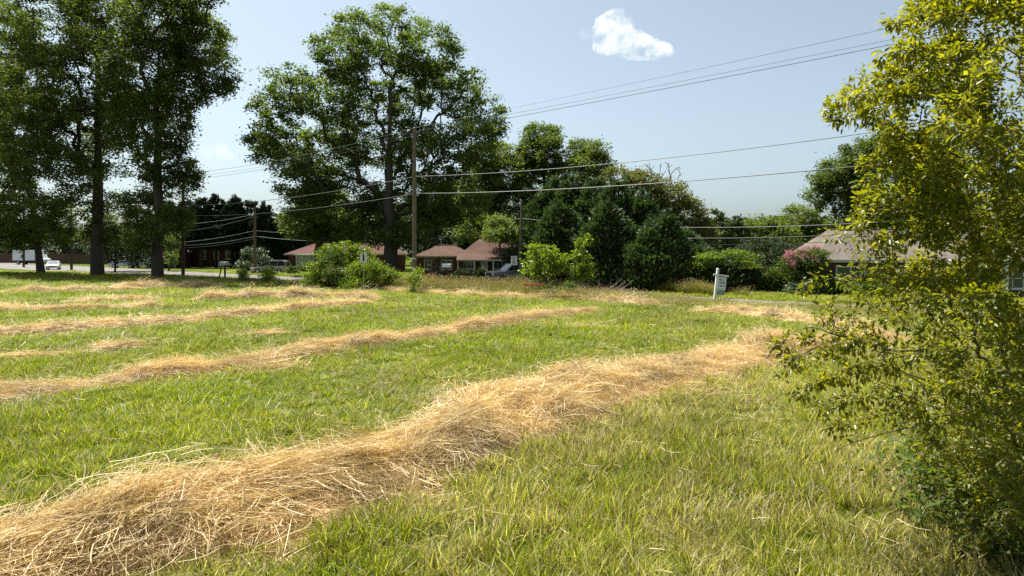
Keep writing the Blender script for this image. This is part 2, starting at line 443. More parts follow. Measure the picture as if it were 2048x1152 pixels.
def straw_tuft(name, n, L, w, mat, spread=.28, thick=.09, align=.5):
    """a wad of long thin bent stalks lying mostly along x"""
    c = rng.normal(size=(n, 3)) * np.array([spread, spread * .8, thick * .6]); c[:, 2] = np.abs(c[:, 2])
    az = rng.normal(size=n) * (1.2 * (1 - align) + .25); az = np.where(rng.random(n) < .22, rng.random(n) * 6.28, az)
    d = np.stack([np.cos(az), np.sin(az), rng.normal(size=n) * .09], 1)
    ll = L * rng.uniform(.35, 1.2, n); b = np.stack([-np.sin(az), np.cos(az), np.zeros(n)], 1)
    bend = rng.normal(size=n) * .16; lift = rng.normal(size=n) * .09
    roll = rng.random(n) * 3.14; ww = w * rng.uniform(.6, 1.5, n)
    side = b * np.cos(roll)[:, None] + np.array([0, 0, 1.]) * np.sin(roll)[:, None]
    V = np.zeros((n, 8, 3))
    for k in range(4):
        f = k / 3 - .5
        p = c + d * (ll * f)[:, None] + b * (ll * bend * (.25 - f * f) * 2)[:, None] + np.array([0, 0, 1.]) * (ll * lift * (.25 - f * f) * 2)[:, None]
        V[:, 2 * k] = p - side * (ww * .5)[:, None]; V[:, 2 * k + 1] = p + side * (ww * .5)[:, None]
    i = np.arange(n)[:, None] * 8
    fs = np.array([[0, 1, 3, 2], [2, 3, 5, 4], [4, 5, 7, 6]])
    Fq = (i[:, :, None] + fs[None]).reshape(-1, 4)
    me = np_mesh(name, V.reshape(-1, 3), Fq, attrs={'v': np.repeat(np.clip(rng.normal(.5, .3, n), 0, 1), 8)}); me.materials.append(mat)
    return bpy.data.objects.new(name, me)

# ------------------------------------------------------------------ value noise
_tab = np.random.default_rng(3).random((256, 256))
def vnoise(x, y, s):
    x = np.asarray(x) * s + 91.7; y = np.asarray(y) * s + 37.3
    xi = np.floor(x).astype(int); yi = np.floor(y).astype(int); fx = x - xi; fy = y - yi
    fx = fx * fx * (3 - 2 * fx); fy = fy * fy * (3 - 2 * fy)
    g = lambda a, b: _tab[a % 256, b % 256]
    return (g(xi, yi) * (1 - fx) + g(xi + 1, yi) * fx) * (1 - fy) + (g(xi, yi + 1) * (1 - fx) + g(xi + 1, yi + 1) * fx) * fy
def near_edge(x): return np.where(np.asarray(x) < 16, 48 - .81 * np.asarray(x), 35.04 - .9 * (np.asarray(x) - 16))
def far_edge(x): return 55 - .95 * np.asarray(x)

# ------------------------------------------------------------------ ground, road
def ground_mat():
    m = bpy.data.materials.new('field_soil_and_thatch'); m.use_nodes = True; N, L = nodes(m); b = N['Principled BSDF']
    g = N.new('ShaderNodeNewGeometry')
    n = N.new('ShaderNodeTexNoise'); n.inputs['Scale'].default_value = .35; n.inputs['Detail'].default_value = 9; n.inputs['Roughness'].default_value = .7
    L.new(g.outputs['Position'], n.inputs['Vector'])
    r = N.new('ShaderNodeValToRGB'); e = r.color_ramp.elements
    e[0].position = .32; e[0].color = (.040, .062, .008, 1); e[1].position = .72; e[1].color = (.135, .130, .032, 1)
    e2 = e.new(.52); e2.color = (.075, .10, .012, 1)
    L.new(n.outputs['Fac'], r.inputs[0])
    n2 = N.new('ShaderNodeTexNoise'); n2.inputs['Scale'].default_value = 9; n2.inputs['Detail'].default_value = 5; L.new(g.outputs['Position'], n2.inputs['Vector'])
    mr = N.new('ShaderNodeMapRange'); mr.inputs[1].default_value = .3; mr.inputs[2].default_value = .7; mr.inputs[3].default_value = .55; mr.inputs[4].default_value = 1.35; L.new(n2.outputs['Fac'], mr.inputs[0])
    hs = N.new('ShaderNodeHueSaturation'); L.new(mr.outputs[0], hs.inputs['Value']); L.new(r.outputs[0], hs.inputs['Color'])
    L.new(hs.outputs[0], b.inputs['Base Color']); b.inputs['Roughness'].default_value = 1; b.inputs['Specular IOR Level'].default_value = .05
    bp = N.new('ShaderNodeBump'); bp.inputs['Strength'].default_value = .8; bp.inputs['Distance'].default_value = .05
    L.new(n2.outputs['Fac'], bp.inputs['Height']); L.new(bp.outputs[0], b.inputs['Normal'])
    return m
gm = ground_mat()
MB().add([(-3000, -3000, 0), (3000, -3000, 0), (3000, 3000, 0), (-3000, 3000, 0)], [(0, 1, 2, 3)]).build('ground', gm)['kind'] = 'structure'

def asphalt():
    m = plain('worn_asphalt', (.135, .128, .124), .9, .25, noise=.12, nscale=1.2, bump=.2); return m
M['road'] = asphalt()
xs = list(np.linspace(26, -190, 60))
vs = [(x, float(near_edge(x)), .004) for x in xs] + [(x, float(far_edge(x)), .004) for x in xs]
n_ = len(xs)
MB().add(vs, [(i, i + 1, n_ + i + 1, n_ + i) for i in range(n_ - 1)]).build('road', M['road'])['kind'] = 'structure'
# painted lines: worn white edge lines and a double yellow centre line
def paint(name, col, t0, t1):
    q = []
    for x in xs:
        a, b_ = float(near_edge(x)), float(far_edge(x)); q.append((x, a + (b_ - a) * t0, .008))
    for x in xs:
        a, b_ = float(near_edge(x)), float(far_edge(x)); q.append((x, a + (b_ - a) * t1, .008))
    o = MB().add(q, [(i, i + 1, n_ + i + 1, n_ + i) for i in range(n_ - 1)]).build(name, plain(name, col, .8, .2, noise=.2, nscale=2)); o['kind'] = 'structure'
paint('road_edge_line', (.55, .54, .5), .045, .058); paint('road_edge_line', (.55, .54, .5), .942, .955)
paint('road_centre_line', (.50, .36, .08), .48, .492); paint('road_centre_line', (.50, .36, .08), .508, .52)

# ------------------------------------------------------------------ hay windrows
ROWS = [  # label, pixel centreline, half width m, height m, wads per m2, irregularity
 ('large tan hay windrow sweeping from the bottom left corner to the right field edge',
  [(-420, 1400), (-180, 1250), (0, 1160), (257, 1103), (514, 1030), (689, 972), (822, 931), (997, 858), (1163, 797), (1290, 765), (1383, 744), (1525, 720), (1620, 703), (1700, 690), (1790, 680)], .96, .25, 40, 1),
 ('second hay windrow from the camera, running from the left edge past the field centre',
  [(-260, 822), (0, 794), (160, 775), (300, 757), (420, 742), (520, 728), (640, 706), (760, 687), (860, 672), (960, 655), (1060, 640), (1180, 624)], .58, .19, 24, 1),
 ('third hay windrow back, a thin pale line on the left half of the field',
  [(-100, 680), (30, 669), (150, 661), (280, 651), (400, 641), (520, 628), (640, 616), (745, 607)], .6, .18, 15, 1),
 ('long low hay windrow with two humps left of the roadside shrubs',
  [(380, 602), (460, 597), (540, 596), (620, 598), (700, 598), (760, 601)], .75, .34, 10, 1),
 ('broken hay windrow low at the left edge of the field',
  [(-60, 620), (60, 621), (180, 620), (290, 616), (330, 613)], .5, .18, 12, 1),
 ('thin hay windrow above the broken one near the left edge',
  [(120, 606), (200, 603), (310, 601), (330, 600)], .55, .18, 11, 1),
 ('far hay windrow nearest the large shaded trees',
  [(220, 576), (300, 575), (400, 577), (450, 579)], .7, .30, 8, 1),
 ('short far hay windrow with a dark tuft at the far left',
  [(0, 584), (60, 584), (130, 583), (220, 581), (290, 579)], .8, .26, 8, 1),
 ('hay windrow along the foot of the tall roadside grass and shrubs',
  [(610, 572), (680, 573), (760, 581), (850, 588), (960, 594), (1060, 598), (1160, 602), (1260, 608), (1330, 614)], .42, .16, 10, 1),
 ('hay windrow between the yard sign and the large windrow on the right',
  [(1390, 625), (1450, 626), (1520, 633), (1590, 642), (1660, 652), (1720, 664), (1770, 676)], .62, .22, 12, 1),
 ('small isolated hay streak on the grass at the left edge',
  [(-20, 718), (60, 716), (130, 713)], .3, .08, 14, 1),
 ('short hay heap lying alone left of the second windrow',
  [(190, 702), (240, 696), (295, 693)], .38, .16, 18, 1),
 ('small hay heap alone between the second and third windrows',
  [(495, 672), (540, 670), (580, 670)], .34, .14, 14, 1),
 ('short pale hay windrow piece under the low ones on the left',
  [(235, 616), (270, 613), (312, 612)], .5, .16, 11, 1),
 ('faint hay streak on the grass beyond the far end of the second windrow',
  [(1130, 656), (1190, 655), (1240, 656)], .25, .05, 10, 1),
 ('narrow hay spill lying beside the near side of the second windrow',
  [(480, 748), (540, 743), (605, 738)], .22, .12, 22, 1),
]
def resample(pts, step):
    pts = np.array(pts, float)
    # Catmull-Rom then even steps
    out = []
    for i in range(len(pts) - 1):
        p0 = pts[max(i - 1, 0)]; p1 = pts[i]; p2 = pts[i + 1]; p3 = pts[min(i + 2, len(pts) - 1)]
        for t in np.linspace(0, 1, 14, endpoint=False):
            out.append(.5 * ((2 * p1) + (-p0 + p2) * t + (2 * p0 - 5 * p1 + 4 * p2 - p3) * t * t + (-p0 + 3 * p1 - 3 * p2 + p3) * t ** 3))
    out.append(pts[-1]); out = np.array(out)
    s = np.concatenate([[0], np.cumsum(np.linalg.norm(np.diff(out, axis=0), axis=1))])
    n = max(6, int(s[-1] / step)); q = np.linspace(0, s[-1], n)
    return np.stack([np.interp(q, s, out[:, 0]), np.interp(q, s, out[:, 1])], 1), q
straw_src = [straw_tuft('straw_wad', 150, .42, .0046, M['straw'], align=.6) for _ in range(6)]
straw_far = [straw_tuft('straw_wad_far', 80, .5, .009, M['straw'], spread=.34, align=.5) for _ in range(4)]
M['hay'] = plain('matted_hay', (.30, .20, .09), .95, .1, noise=.6, nscale=9, bump=1.0)
row_geo = []                        # for keeping lawn tufts out
for ri, (lab, px, hw, H, dens, irr) in enumerate(ROWS):
    g = [G(*p)[:2] for p in px]
    D0 = min(q[1] for q in g)
    c, s = resample(g, .10 if ri == 0 else .16)
    n = len(c); d = np.gradient(c, axis=0); d /= np.linalg.norm(d, axis=1, keepdims=True); nrm = np.stack([d[:, 1], -d[:, 0]], 1)
    endf = np.clip(np.minimum(s, s[-1] - s) / (1.6 * hw + .5), 0, 1) ** .8
    wv = hw * (1 if ri == 0 else .85) * (.62 + .75 * vnoise(s, ri * 7.1, .55)) * (.3 + .7 * endf)
    if ri == 0: wv = wv * np.interp(CX + c[:, 0] / c[:, 1] * F, [500, 690, 820, 1000, 1163, 1383, 1525, 1700], [1.0, 1.0, 1.08, 1.25, 1.5, 1.4, 1.0, .85])
    # humps along the row
    hump = .35 + 1.1 * vnoise(s, ri * 3.3 + 5, .5) ** 1.6 + .3 * vnoise(s, ri + 50, 1.6)
    K = 25; u = np.linspace(-1, 1, K)
    uu, ss = np.meshgrid(u, s); ctr = -.18 if ri == 0 else 0
    prof = np.clip(1 - np.abs((uu - ctr) / np.where(uu < ctr, 1 + ctr, 1 - ctr)) ** 1.8, 0, 1)
    X = c[:, 0][:, None] + nrm[:, 0][:, None] * u[None] * wv[:, None]; Y = c[:, 1][:, None] + nrm[:, 1][:, None] * u[None] * wv[:, None]
    if ri: hump = .5 + .7 * vnoise(s, ri * 3.3 + 5, .8) + .25 * vnoise(s, ri + 50, 2.2)
    wob = (1 if ri == 0 else .6) * ((vnoise(X, Y, 1.0) - .5) * 1.5 + (vnoise(X + 9, Y, 2.3) - .5) * 1.1 + (vnoise(X + 9, Y + 4, 5.5) - .5) * .5)
    Z = H * prof * np.clip(hump[:, None] + wob * .8, .05, 2) * endf[:, None] - .015
    V = np.stack([X, Y, Z], -1).reshape(-1, 3)
    i = np.arange(n - 1)[:, None] * K; j = np.arange(K - 1)[None]
    Fq = np.stack([i + j, i + j + 1, i + K + j + 1, i + K + j], -1).reshape(-1, 4)[:, ::-1]
    base = np.array([c[n // 2][0], c[n // 2][1], 0])
    o = empty('hay_windrow', base, 0, lab, 'hay windrow', 'rows of raked hay on the mown field')
    link('mound', np_mesh('mound', V - base, Fq, smooth=True), M['hay'], o)
    # wads on the surface
    area = float(np.sum(2 * wv) * (s[-1] / n)); nw = int(area * dens * 1.15)
    si = rng.integers(1, n - 1, nw); ui = np.clip(rng.normal(0, .52, nw), -1.25, 1.25)
    uc = np.clip(ui, -1, 1); kf = (uc + 1) / 2 * (K - 1); k0 = np.minimum(kf.astype(int), K - 2); fr = kf - k0
    z = Z[si, k0] * (1 - fr) + Z[si, k0 + 1] * fr; z = np.maximum(z, 0)
    x = c[si, 0] + nrm[si, 0] * ui * wv[si] + rng.normal(size=nw) * .05; y = c[si, 1] + nrm[si, 1] * ui * wv[si] + rng.normal(size=nw) * .05
    slope = (Z[si, k0 + 1] - Z[si, k0]) / (2 * wv[si] / (K - 1)); slope = np.where(np.abs(ui) > 1, 0, slope)
    along = (Z[np.minimum(si + 2, n - 1), k0] - Z[np.maximum(si - 2, 0), k0]) / (4 * (s[1] - s[0]))
    swirl = (vnoise(x, y, .9) - .5) * 2.6
    rots = []
    for q in range(nw):
        a = math.atan2(d[si[q], 1], d[si[q], 0]) + swirl[q] + rng.normal() * .25
        nz = Vector((-slope[q] * nrm[si[q], 0] - along[q] * d[si[q], 0], -slope[q] * nrm[si[q], 1] - along[q] * d[si[q], 1], 1)).normalized()
        M3 = nz.to_track_quat('Z', 'X').to_matrix()
        xx = Vector((math.cos(a), math.sin(a), 0)); xx = (xx - nz * xx.dot(nz)).normalized(); yy = nz.cross(xx)
        Mx = Matrix((xx, yy, nz)).transposed(); rots.append(tuple(Mx.to_euler()))
    sc1 = rng.uniform(.75, 1.25, nw) * (1 if D0 < 30 else 1.1); 
    far = D0 > 12.5
    so = scatter('straw', np.stack([x, y, z], 1) - base, rots, np.stack([sc1, sc1, sc1 * (.9 if ri == 0 else .8 if D0 < 20 else .5)], 1), rng.integers(0, 4 if far else 6, nw), np.zeros(nw), straw_far if far else straw_src, M['straw'])
    so.parent = o
    row_geo.append((c, hw, s))

def row_dist(x, y):
    """distance to each row divided by its half width (smallest)"""
    best = np.full(len(x), 99.0)
    for c, hw, s in row_geo:
        cc = c[::4]
        for k0 in range(0, len(x), 20000):
            sl_ = slice(k0, k0 + 20000)
            dd = np.sqrt(((x[sl_, None] - cc[None, :, 0]) ** 2 + (y[sl_, None] - cc[None, :, 1]) ** 2).min(1))
            best[sl_] = np.minimum(best[sl_], dd / hw)
    return best
def main_side(x, y):
    """positive to the right of (nearer than) the large windrow"""
    c = row_geo[0][0]; yi = np.interp(x, c[:, 0], c[:, 1]); return yi - y

# ------------------------------------------------------------------ lawn
lawn_src = [blade_tuft('lawn_tuft', 80, .19, .085, .009, mat=M['grass'], lean=.7, curl=1.0)[0] for _ in range(5)] + \
           [blade_tuft('lawn_tuft_broad', 46, .15, .125, .015, mat=M['grass'], lean=.8, curl=1.2)[0] for _ in range(3)]
pts, dens_tab = [], [(3.5, 12, 52), (12, 20, 26), (20, 32, 13), (32, 55, 7), (55, 100, 3.2)]
scales = []
for d0, d1, dn in dens_tab:
    k = int(.82 * (d1 * d1 - d0 * d0) * 1.06 * dn)
    yy = np.sqrt(rng.uniform(d0 * d0, d1 * d1, k)); xx = (rng.random(k) * 2 - 1) * .86 * yy
    pts.append(np.stack([xx, yy], 1)); scales.append(np.full(k, {3.5: 1, 12: 1.15, 20: 1.45, 32: 1.9, 55: 2.6}[d0]))
pts = np.concatenate(pts); sc_ = np.concatenate(scales)
x, y = pts[:, 0], pts[:, 1]
rd = row_dist(x, y)
onroad = (y > near_edge(x) - .1) & (y < far_edge(x) + .15)
keep = ~onroad & (rd > .62 + .5 * vnoise(x, y, 2.2)) & ~((y > far_edge(x) + 16))
x, y, sc_, rd = x[keep], y[keep], sc_[keep], rd[keep]
ms = main_side(x, y)
right = np.clip(ms / 1.5, 0, 1) * (x > -4)
dry = np.clip(.08 + .34 * (vnoise(x, y, .33) - .35) + .25 * (vnoise(x + 7, y, 1.7) - .5) + .40 * right * (.10 + 1.7 * vnoise(x, y, 1.3)) + .35 * np.exp(-(rd - .6) * 1.5), 0, .9)
pale = np.exp(-(((x + .3) / 2.2) ** 2 + ((y - 15) / 2.4) ** 2)) * .35; dry = dry + pale * (vnoise(x, y, 1.3) > .4)
hgt = (.7 + .6 * vnoise(x, y, .5) + .5 * (vnoise(x, y + 40, 2.1) - .4) + .45 * right) * (.7 + .6 * rng.random(len(x)))
n = len(x)
thin = rng.random(n) < (1 - .45 * (vnoise(x + 30, y, 1.6) > .66)); 
x, y, sc_, dry, hgt = x[thin], y[thin], sc_[thin], dry[thin], hgt[thin]; n = len(x)
scl = np.stack([sc_, sc_, sc_ ** .45 * hgt], 1)
rot = np.stack([rng.normal(size=n) * .12, rng.normal(size=n) * .12, rng.random(n) * 6.28], 1)
scatter('grass', np.stack([x, y, np.zeros(n)], 1), rot, scl, rng.integers(0, 8, n), dry, lawn_src, M['grass'], label='short mown green grass of the field')
k = 1500
yy = np.sqrt(rng.uniform(20, 700, k)); xx = rng.uniform(-.5, .86, k) * yy; ms = main_side(xx, yy); rdd = row_dist(xx, yy)
kp = (rdd > 1.05) & (rng.random(k) < np.where((ms > 0) & (xx > -3), .9, .25)) & (vnoise(xx, yy, .9) > .42); xx, yy = xx[kp], yy[kp]; k = len(xx)
rank = [blade_tuft('rank_tuft', 34, .10, .21, .013, mat=M['grass'], lean=.45, curl=.9)[0] for _ in range(4)]
s1 = rng.uniform(.7, 1.25, k)
scatter('rank_grass', np.stack([xx, yy, np.zeros(k)], 1), np.stack([rng.normal(size=k) * .15, rng.normal(size=k) * .15, rng.random(k) * 6.28], 1), np.stack([s1, s1, s1], 1), rng.integers(0, 4, k), rng.uniform(0, .45, k), rank, M['grass'], label='taller coarse grass tufts left standing in the mown field')
# loose stalks lying on the mown grass
k = 5200
yy = np.sqrt(rng.uniform(16, 1400, k)); xx = (rng.random(k) * 2 - 1) * .84 * yy
rdd = row_dist(xx, yy); ms = main_side(xx, yy)
kp = (rng.random(k) < np.clip(14 / yy, .25, 1) * np.clip(.9 * np.exp(-np.maximum(rdd - 1, 0) * 1.1) + .10 + .25 * (ms > 0) * vnoise(xx, yy, .9), 0, 1)) & (yy < near_edge(xx) - 1)
xx, yy = xx[kp], yy[kp]; k = len(xx)
loose = [straw_tuft('loose_straw', 16, .27, .0045, M['straw'], spread=.3, thick=.12, align=.1) for _ in range(4)]
s1 = rng.uniform(.7, 1.2, k) * np.clip(yy / 14, 1, 1.35)
scatter('loose_straw', np.stack([xx, yy, np.full(k, .05)], 1), np.stack([rng.normal(size=k) * .1, rng.normal(size=k) * .1, rng.random(k) * 6.28], 1),
        np.stack([s1, s1, s1], 1), rng.integers(0, 4, k), np.zeros(k), loose, M['straw'], label='loose dry stalks strewn over the mown grass')

# ------------------------------------------------------------------ tall roadside grass
def tall_src(h, n, seeds):
    o, tips, dr = blade_tuft('tall_grass', n, .22, h, .009, lean=.28, mat=M['tall'], seg=3, curl=.45, hv=.35)
    if seeds:
        k = rng.choice(len(tips), min(seeds, len(tips)), replace=False); c = tips[k]
        me = o.data; Vs, Fs, vv = leaf_cards(c - dr[k] * .02, rng.uniform(.11, .2, len(c)), rng.random(len(c)), dr[k] * .6 + np.array([0, 0, .8]), aspect=.14, spread=.3)
        # join the seed heads as a second material
        v0 = np.array([q.co for q in me.vertices]); f0 = np.array([list(p.vertices) for p in me.polygons]); a0 = np.zeros(len(v0)); me.attributes['v'].data.foreach_get('value', a0)
        m2 = np_mesh('tall_grass', np.concatenate([v0, Vs]), np.concatenate([f0, Fs + len(v0)]), attrs={'v': np.concatenate([a0, vv])})
        m2.materials.append(M['tall']); m2.materials.append(M['seed'])
        mi = np.zeros(len(m2.polygons), dtype=np.int32); mi[len(f0):] = 1; m2.polygons.foreach_set('material_index', mi)
        o = bpy.data.objects.new('tall_grass', m2)
    return o
tsrc = [tall_src(.72, 70, 9) for _ in range(3)] + [tall_src(.85, 55, 14) for _ in range(2)] + [tall_src(.55, 70, 0) for _ in range(2)]
def verge(name, label, n, xr, off, hh, pick, spread=1.0, side=-1, edge=near_edge, prob=None):
    x = rng.uniform(xr[0], xr[1], n); t = rng.uniform(off[0], off[1], n); y = edge(x) + side * t
    if prob is not None:
        kp = rng.random(n) < prob(x, y, t); x, y, t = x[kp], y[kp], t[kp]; n = len(x)
    s = rng.uniform(.8, 1.25, n) * spread
    h = hh(x, t) * rng.uniform(.7, 1.2, n)
    scatter(name, np.stack([x, y, np.zeros(n)], 1), np.stack([rng.normal(size=n) * .1, rng.normal(size=n) * .1, rng.random(n) * 6.28], 1),
            np.stack([s, s, h], 1), rng.choice(pick, n), np.zeros(n), tsrc, M['tall'], label=label)
verge('tall_grass', 'tall uncut grass with tan seed heads along the near side of the road', 5200, (-19, 10.5), (.3, 4.6),
      lambda x, t: np.where(x < -12, .6, np.clip(1.06 - .10 * np.maximum(x - 2, 0), .48, 2)) * (1.08 - .14 * t) * (.8 + .45 * vnoise(x, t, .7)), [0, 1, 2, 3, 4, 5, 6], 1.35, prob=lambda x, y, t: np.clip(1.35 - .24 * t + .5 * (vnoise(x, y, .4) - .5), 0, 1))
verge('verge_grass', 'rough knee high grass between the mown field and road on the right', 1500, (10, 20), (.3, 5.2),
      lambda x, t: .36 * (1.1 - .13 * t) * (.7 + .6 * vnoise(x, t, .8)), [0, 1, 5, 6], 1.2)
verge('verge_grass', 'low rough verge grass left of the mailbox under the trees', 900, (-46, -18), (.2, 2.5), lambda x, t: .42 + 0 * x, [0, 5, 6], 1.5)
verge('dry_weeds', 'dry brown weeds standing on the far side of the road before dark trees', 600, (3, 15), (2.8, 4.2),
      lambda x, t: .80 * (.6 + .8 * vnoise(x, t, .8)), [3, 4, 0], 1.2, side=1, edge=far_edge, prob=lambda x, y, t: (vnoise(x, y, .5) > .45) * 1.0)

# ------------------------------------------------------------------ utility poles and wires
def gpole(name, label, x, y, h, r, mat, group, arm=None, extra=None, lean=0):
    o = empty(name, (x, y, 0), 0, label, 'utility pole', group)
    MB().tube([(0, 0, -.3), (lean * .5, 0, h * .5), (lean, 0, h)], [r, r * .86, r * .66], 12).build('post', M[mat], o, smooth=False)
    if extra: extra(o)
    return o
def insulators(hs, dx=.12):
    def f(o):
        for h in hs:
            MB().tube([(0, 0, h), (dx, dx, h + .02)], .035, 6).tube([(dx, dx, h - .05), (dx, dx, h + .1)], [.06, .045], 8).build('insulator', M['metal'], o)
    return f
GA = 'utility poles on the near side of the road'; GB = 'utility poles on the far side of the road'
PA = [Vector((23, 22.4, 0)), Vector((-7.15, 50, 0)), Vector((-37.4, 77.6, 0)), Vector((-71, 110, 0)), Vector((-93, 130, 0))]
def sign_band(o):
    MB().tube([(0, 0, 2.35), (0, 0, 2.5)], .178, 12).build('metal_band', M['metal'], o)
    MB().box(-.10, .10, -.24, -.15, 1.5, 1.75).build('number_plate', M['white'], o)
    insulators([11.7, 10.9, 8.45, 7.15])(o)
gpole('utility_pole', 'tall wooden utility pole standing in the tall grass in front of the big oak', *PA[1][:2], 12.0, .175, 'pole', GA, extra=sign_band)
gpole('utility_pole', 'dark utility pole beside the rightmost large tree trunk on the left', *PA[2][:2], 11.9, .19, 'darkpole', GA, extra=insulators([11.6, 8.2, 7.0]))
gpole('utility_pole', 'brown utility pole between the white car and the widest tree trunk', *PA[3][:2], 10.5, .2, 'darkpole', GA)
gpole('utility_pole', 'brown utility pole in front of the white box truck', *PA[4][:2], 10.5, .2, 'darkpole', GA)
gpole('utility_pole', 'utility pole hidden by the large bush at the right edge', *PA[0][:2], 12.2, .17, 'pole', GA)
PB = [Vector((34, 33, 0)), Vector((.75, 62, 0)), Vector((-34.3, 91, 0)), Vector((-67, 119, 0))]
gpole('utility_pole', 'grey utility pole just behind the speed limit sign', *PB[1][:2], 7.6, .14, 'pole', GB, extra=insulators([5.9, 4.9]), lean=.12)
gpole('utility_pole', 'utility pole in front of the minivan and the magnolia', *PB[2][:2], 9.0, .21, 'pole', GB, extra=insulators([7.9, 5.6]))
o_ = gpole('light_pole', 'thin distant pole with a small lamp arm right of the magnolia', -56, 158, 12.5, .16, 'pole', None)
o_['category'] = 'light pole'
MB().tube([(0, 0, 11.6), (1.2, 0, 12.0), (2.4, 0, 11.9)], .06, 6).box(2.2, 3.0, -.18, .18, 11.78, 11.95).build('lamp_arm', M['metal'], o_)
o_ = empty('light_pole', (-11.0, 106, 0), 0, 'slim post with a flat lamp head rising behind the low porch roof', 'light pole')
MB().tube([(0, 0, 0), (0, 0, 5.35)], .07, 6).build('post', M['metal'], o_)
MB().box(-.5, .9, -.15, .15, 5.3, 5.45).build('lamp_head', M['metal'], o_)

def wire(label, a, b, sag, r, mat='wire', group=None, cat='power line'):
    a, b = Vector(a), Vector(b); pts = []
    for i in range(25):
        t = i / 24; p = a.lerp(b, t); p.z -= 4 * sag * t * (1 - t); pts.append(p)
    o = MB().tube(pts, r, 6).build('overhead_wire', M[mat]); tag(o, label, cat, group); return o
def at(p, z, dx=.12): return (p.x + dx, p.y + dx, z)
g = 'power lines over the near side of the road'
wire('topmost thin wire, from the tall pole up to the top right', at(PA[1], 12.05), at(PA[0], 12.65), .12, .009, group=g)
wire('middle of three thin wires rising from the tall pole to the top right', at(PA[1], 11.75), at(PA[0], 12.05), .1, .009, group=g)
wire('lowest of three thin wires rising from the tall pole to the top right', at(PA[1], 11.5), at(PA[0], 11.85), .1, .012, group=g)
wire('thick upper cable crossing right from halfway up the tall pole', at(PA[1], 8.45), at(PA[0], 8.55), .62, .017, group=g)
wire('thick lower cable crossing right from the tall pole over the cedars', at(PA[1], 7.2), at(PA[0], 7.0), .52, .021, group=g)
wire('topmost thin wire, from the tall pole left into the shaded trees', at(PA[1], 12.05), at(PA[2], 11.85), .5, .013, group=g)
wire('middle of three thin wires from the tall pole left to the trees', at(PA[1], 11.75), at(PA[2], 11.45), .5, .011, group=g)
wire('lowest of three thin wires from the tall pole left to the trees', at(PA[1], 11.5), at(PA[2], 11.1), .45, .013, group=g)
wire('upper cable from halfway up the tall pole left towards the dark pole', at(PA[1], 8.45), at(PA[2], 8.2), .5, .02, group=g)
wire('lower cable from the tall pole left across the oak to the dark pole', at(PA[1], 7.2), at(PA[2], 7.05), .5, .02, group=g)
for z_, lb in ((8.2, 'upper'), (7.05, 'lower')):
    wire(f'{lb} cable from the dark pole into the shade behind the large trunks', at(PA[2], z_), at(PA[3], z_), .6, .022, group=g)
g = 'power lines along the far side of the road'
wire('upper pale cable from the grey pole right across the cedars', at(PB[1], 5.95), at(PB[0], 5.85), 1.25, .023, 'wirealu', g)
wire('middle pale cable from the grey pole right across the cedars', at(PB[1], 5.0), at(PB[0], 5.3), 1.25, .023, 'wirealu', g)
wire('lowest pale cable from the grey pole right across the cedars', at(PB[1], 4.5), at(PB[0], 5.0), 1.3, .018, 'wirealu', g)
wire('upper cable from the grey pole left over the low porch roof', at(PB[1], 5.95), at(PB[2], 5.75), .9, .02, 'wire', g)
wire('pale cable from the grey pole left to the pole by the minivan', at(PB[1], 5.0), at(PB[2], 5.0), .95, .024, 'wirealu', g)
wire('topmost cable from the pole by the minivan left before the pines', at(PB[2], 8.0), at(PB[3], 8.4), 1.0, .022, 'wirealu', g)
wire('slack thin cable drooping left from the pole by the minivan', at(PB[2], 7.7), (-58, 100, 6.1), 1.1, .018, 'wire', g)
wire('upper of the three low cables left of the pole by the minivan', at(PB[2], 5.8), at(PB[3], 4.9), .9, .022, 'wirealu', g)
wire('middle of the three low cables left of the pole by the minivan', at(PB[2], 5.0), at(PB[3], 4.6), .9, .03, 'wirealu', g)
wire('lowest of the three low cables left of the pole by the minivan', at(PB[2], 4.7), at(PB[3], 4.2), .9, .02, 'wirealu', g)

# ------------------------------------------------------------------ signs, mailboxes
def text(s, size, loc, parent, mat, name='lettering', rot=(R(90), 0, 0), bold=.0, sx=1):
    c = bpy.data.curves.new(name, 'FONT'); c.body = s; c.size = size; c.align_x = 'CENTER'; c.align_y = 'CENTER'; c.extrude = .002; c.offset = bold
    t = bpy.data.objects.new(name, c); me = bpy.data.meshes.new_from_object(t); bpy.data.objects.remove(t)
    o = link(name, me, None, parent, loc, rot); me.materials.clear(); me.materials.append(mat); o.scale = (sx, 1, 1); return o
sp = P(1028, 571, 57.8)
o = empty('speed_limit_sign', (sp.x, sp.y, 0), R(-33), 'white SPEED LIMIT 35 sign on a post beside the pickup', 'road sign')
MB().box(-.31, .31, -.012, .012, 1.78, 2.56).build('sign_panel', M['white'], o, bevel=.004)
MB().tube([(0, .05, 0), (0, .05, 2.5)], .045, 6).build('post', M['darkpole'], o)
fr = MB()
for a in ((-.29, .29, 2.53, 2.54), (-.29, .29, 1.80, 1.81), (-.29, -.28, 1.81, 2.53), (.28, .29, 1.81, 2.53)): fr.box(a[0], a[1], -.017, -.0125, a[2], a[3])
fr.build('border', M['black'], o)
text('SPEED', .17, (0, -.016, 2.42), o, M['black'], bold=.004); text('LIMIT', .17, (0, -.016, 2.25), o, M['black'], bold=.004); text('35', .40, (0, -.016, 1.99), o, M['black'], bold=.012)

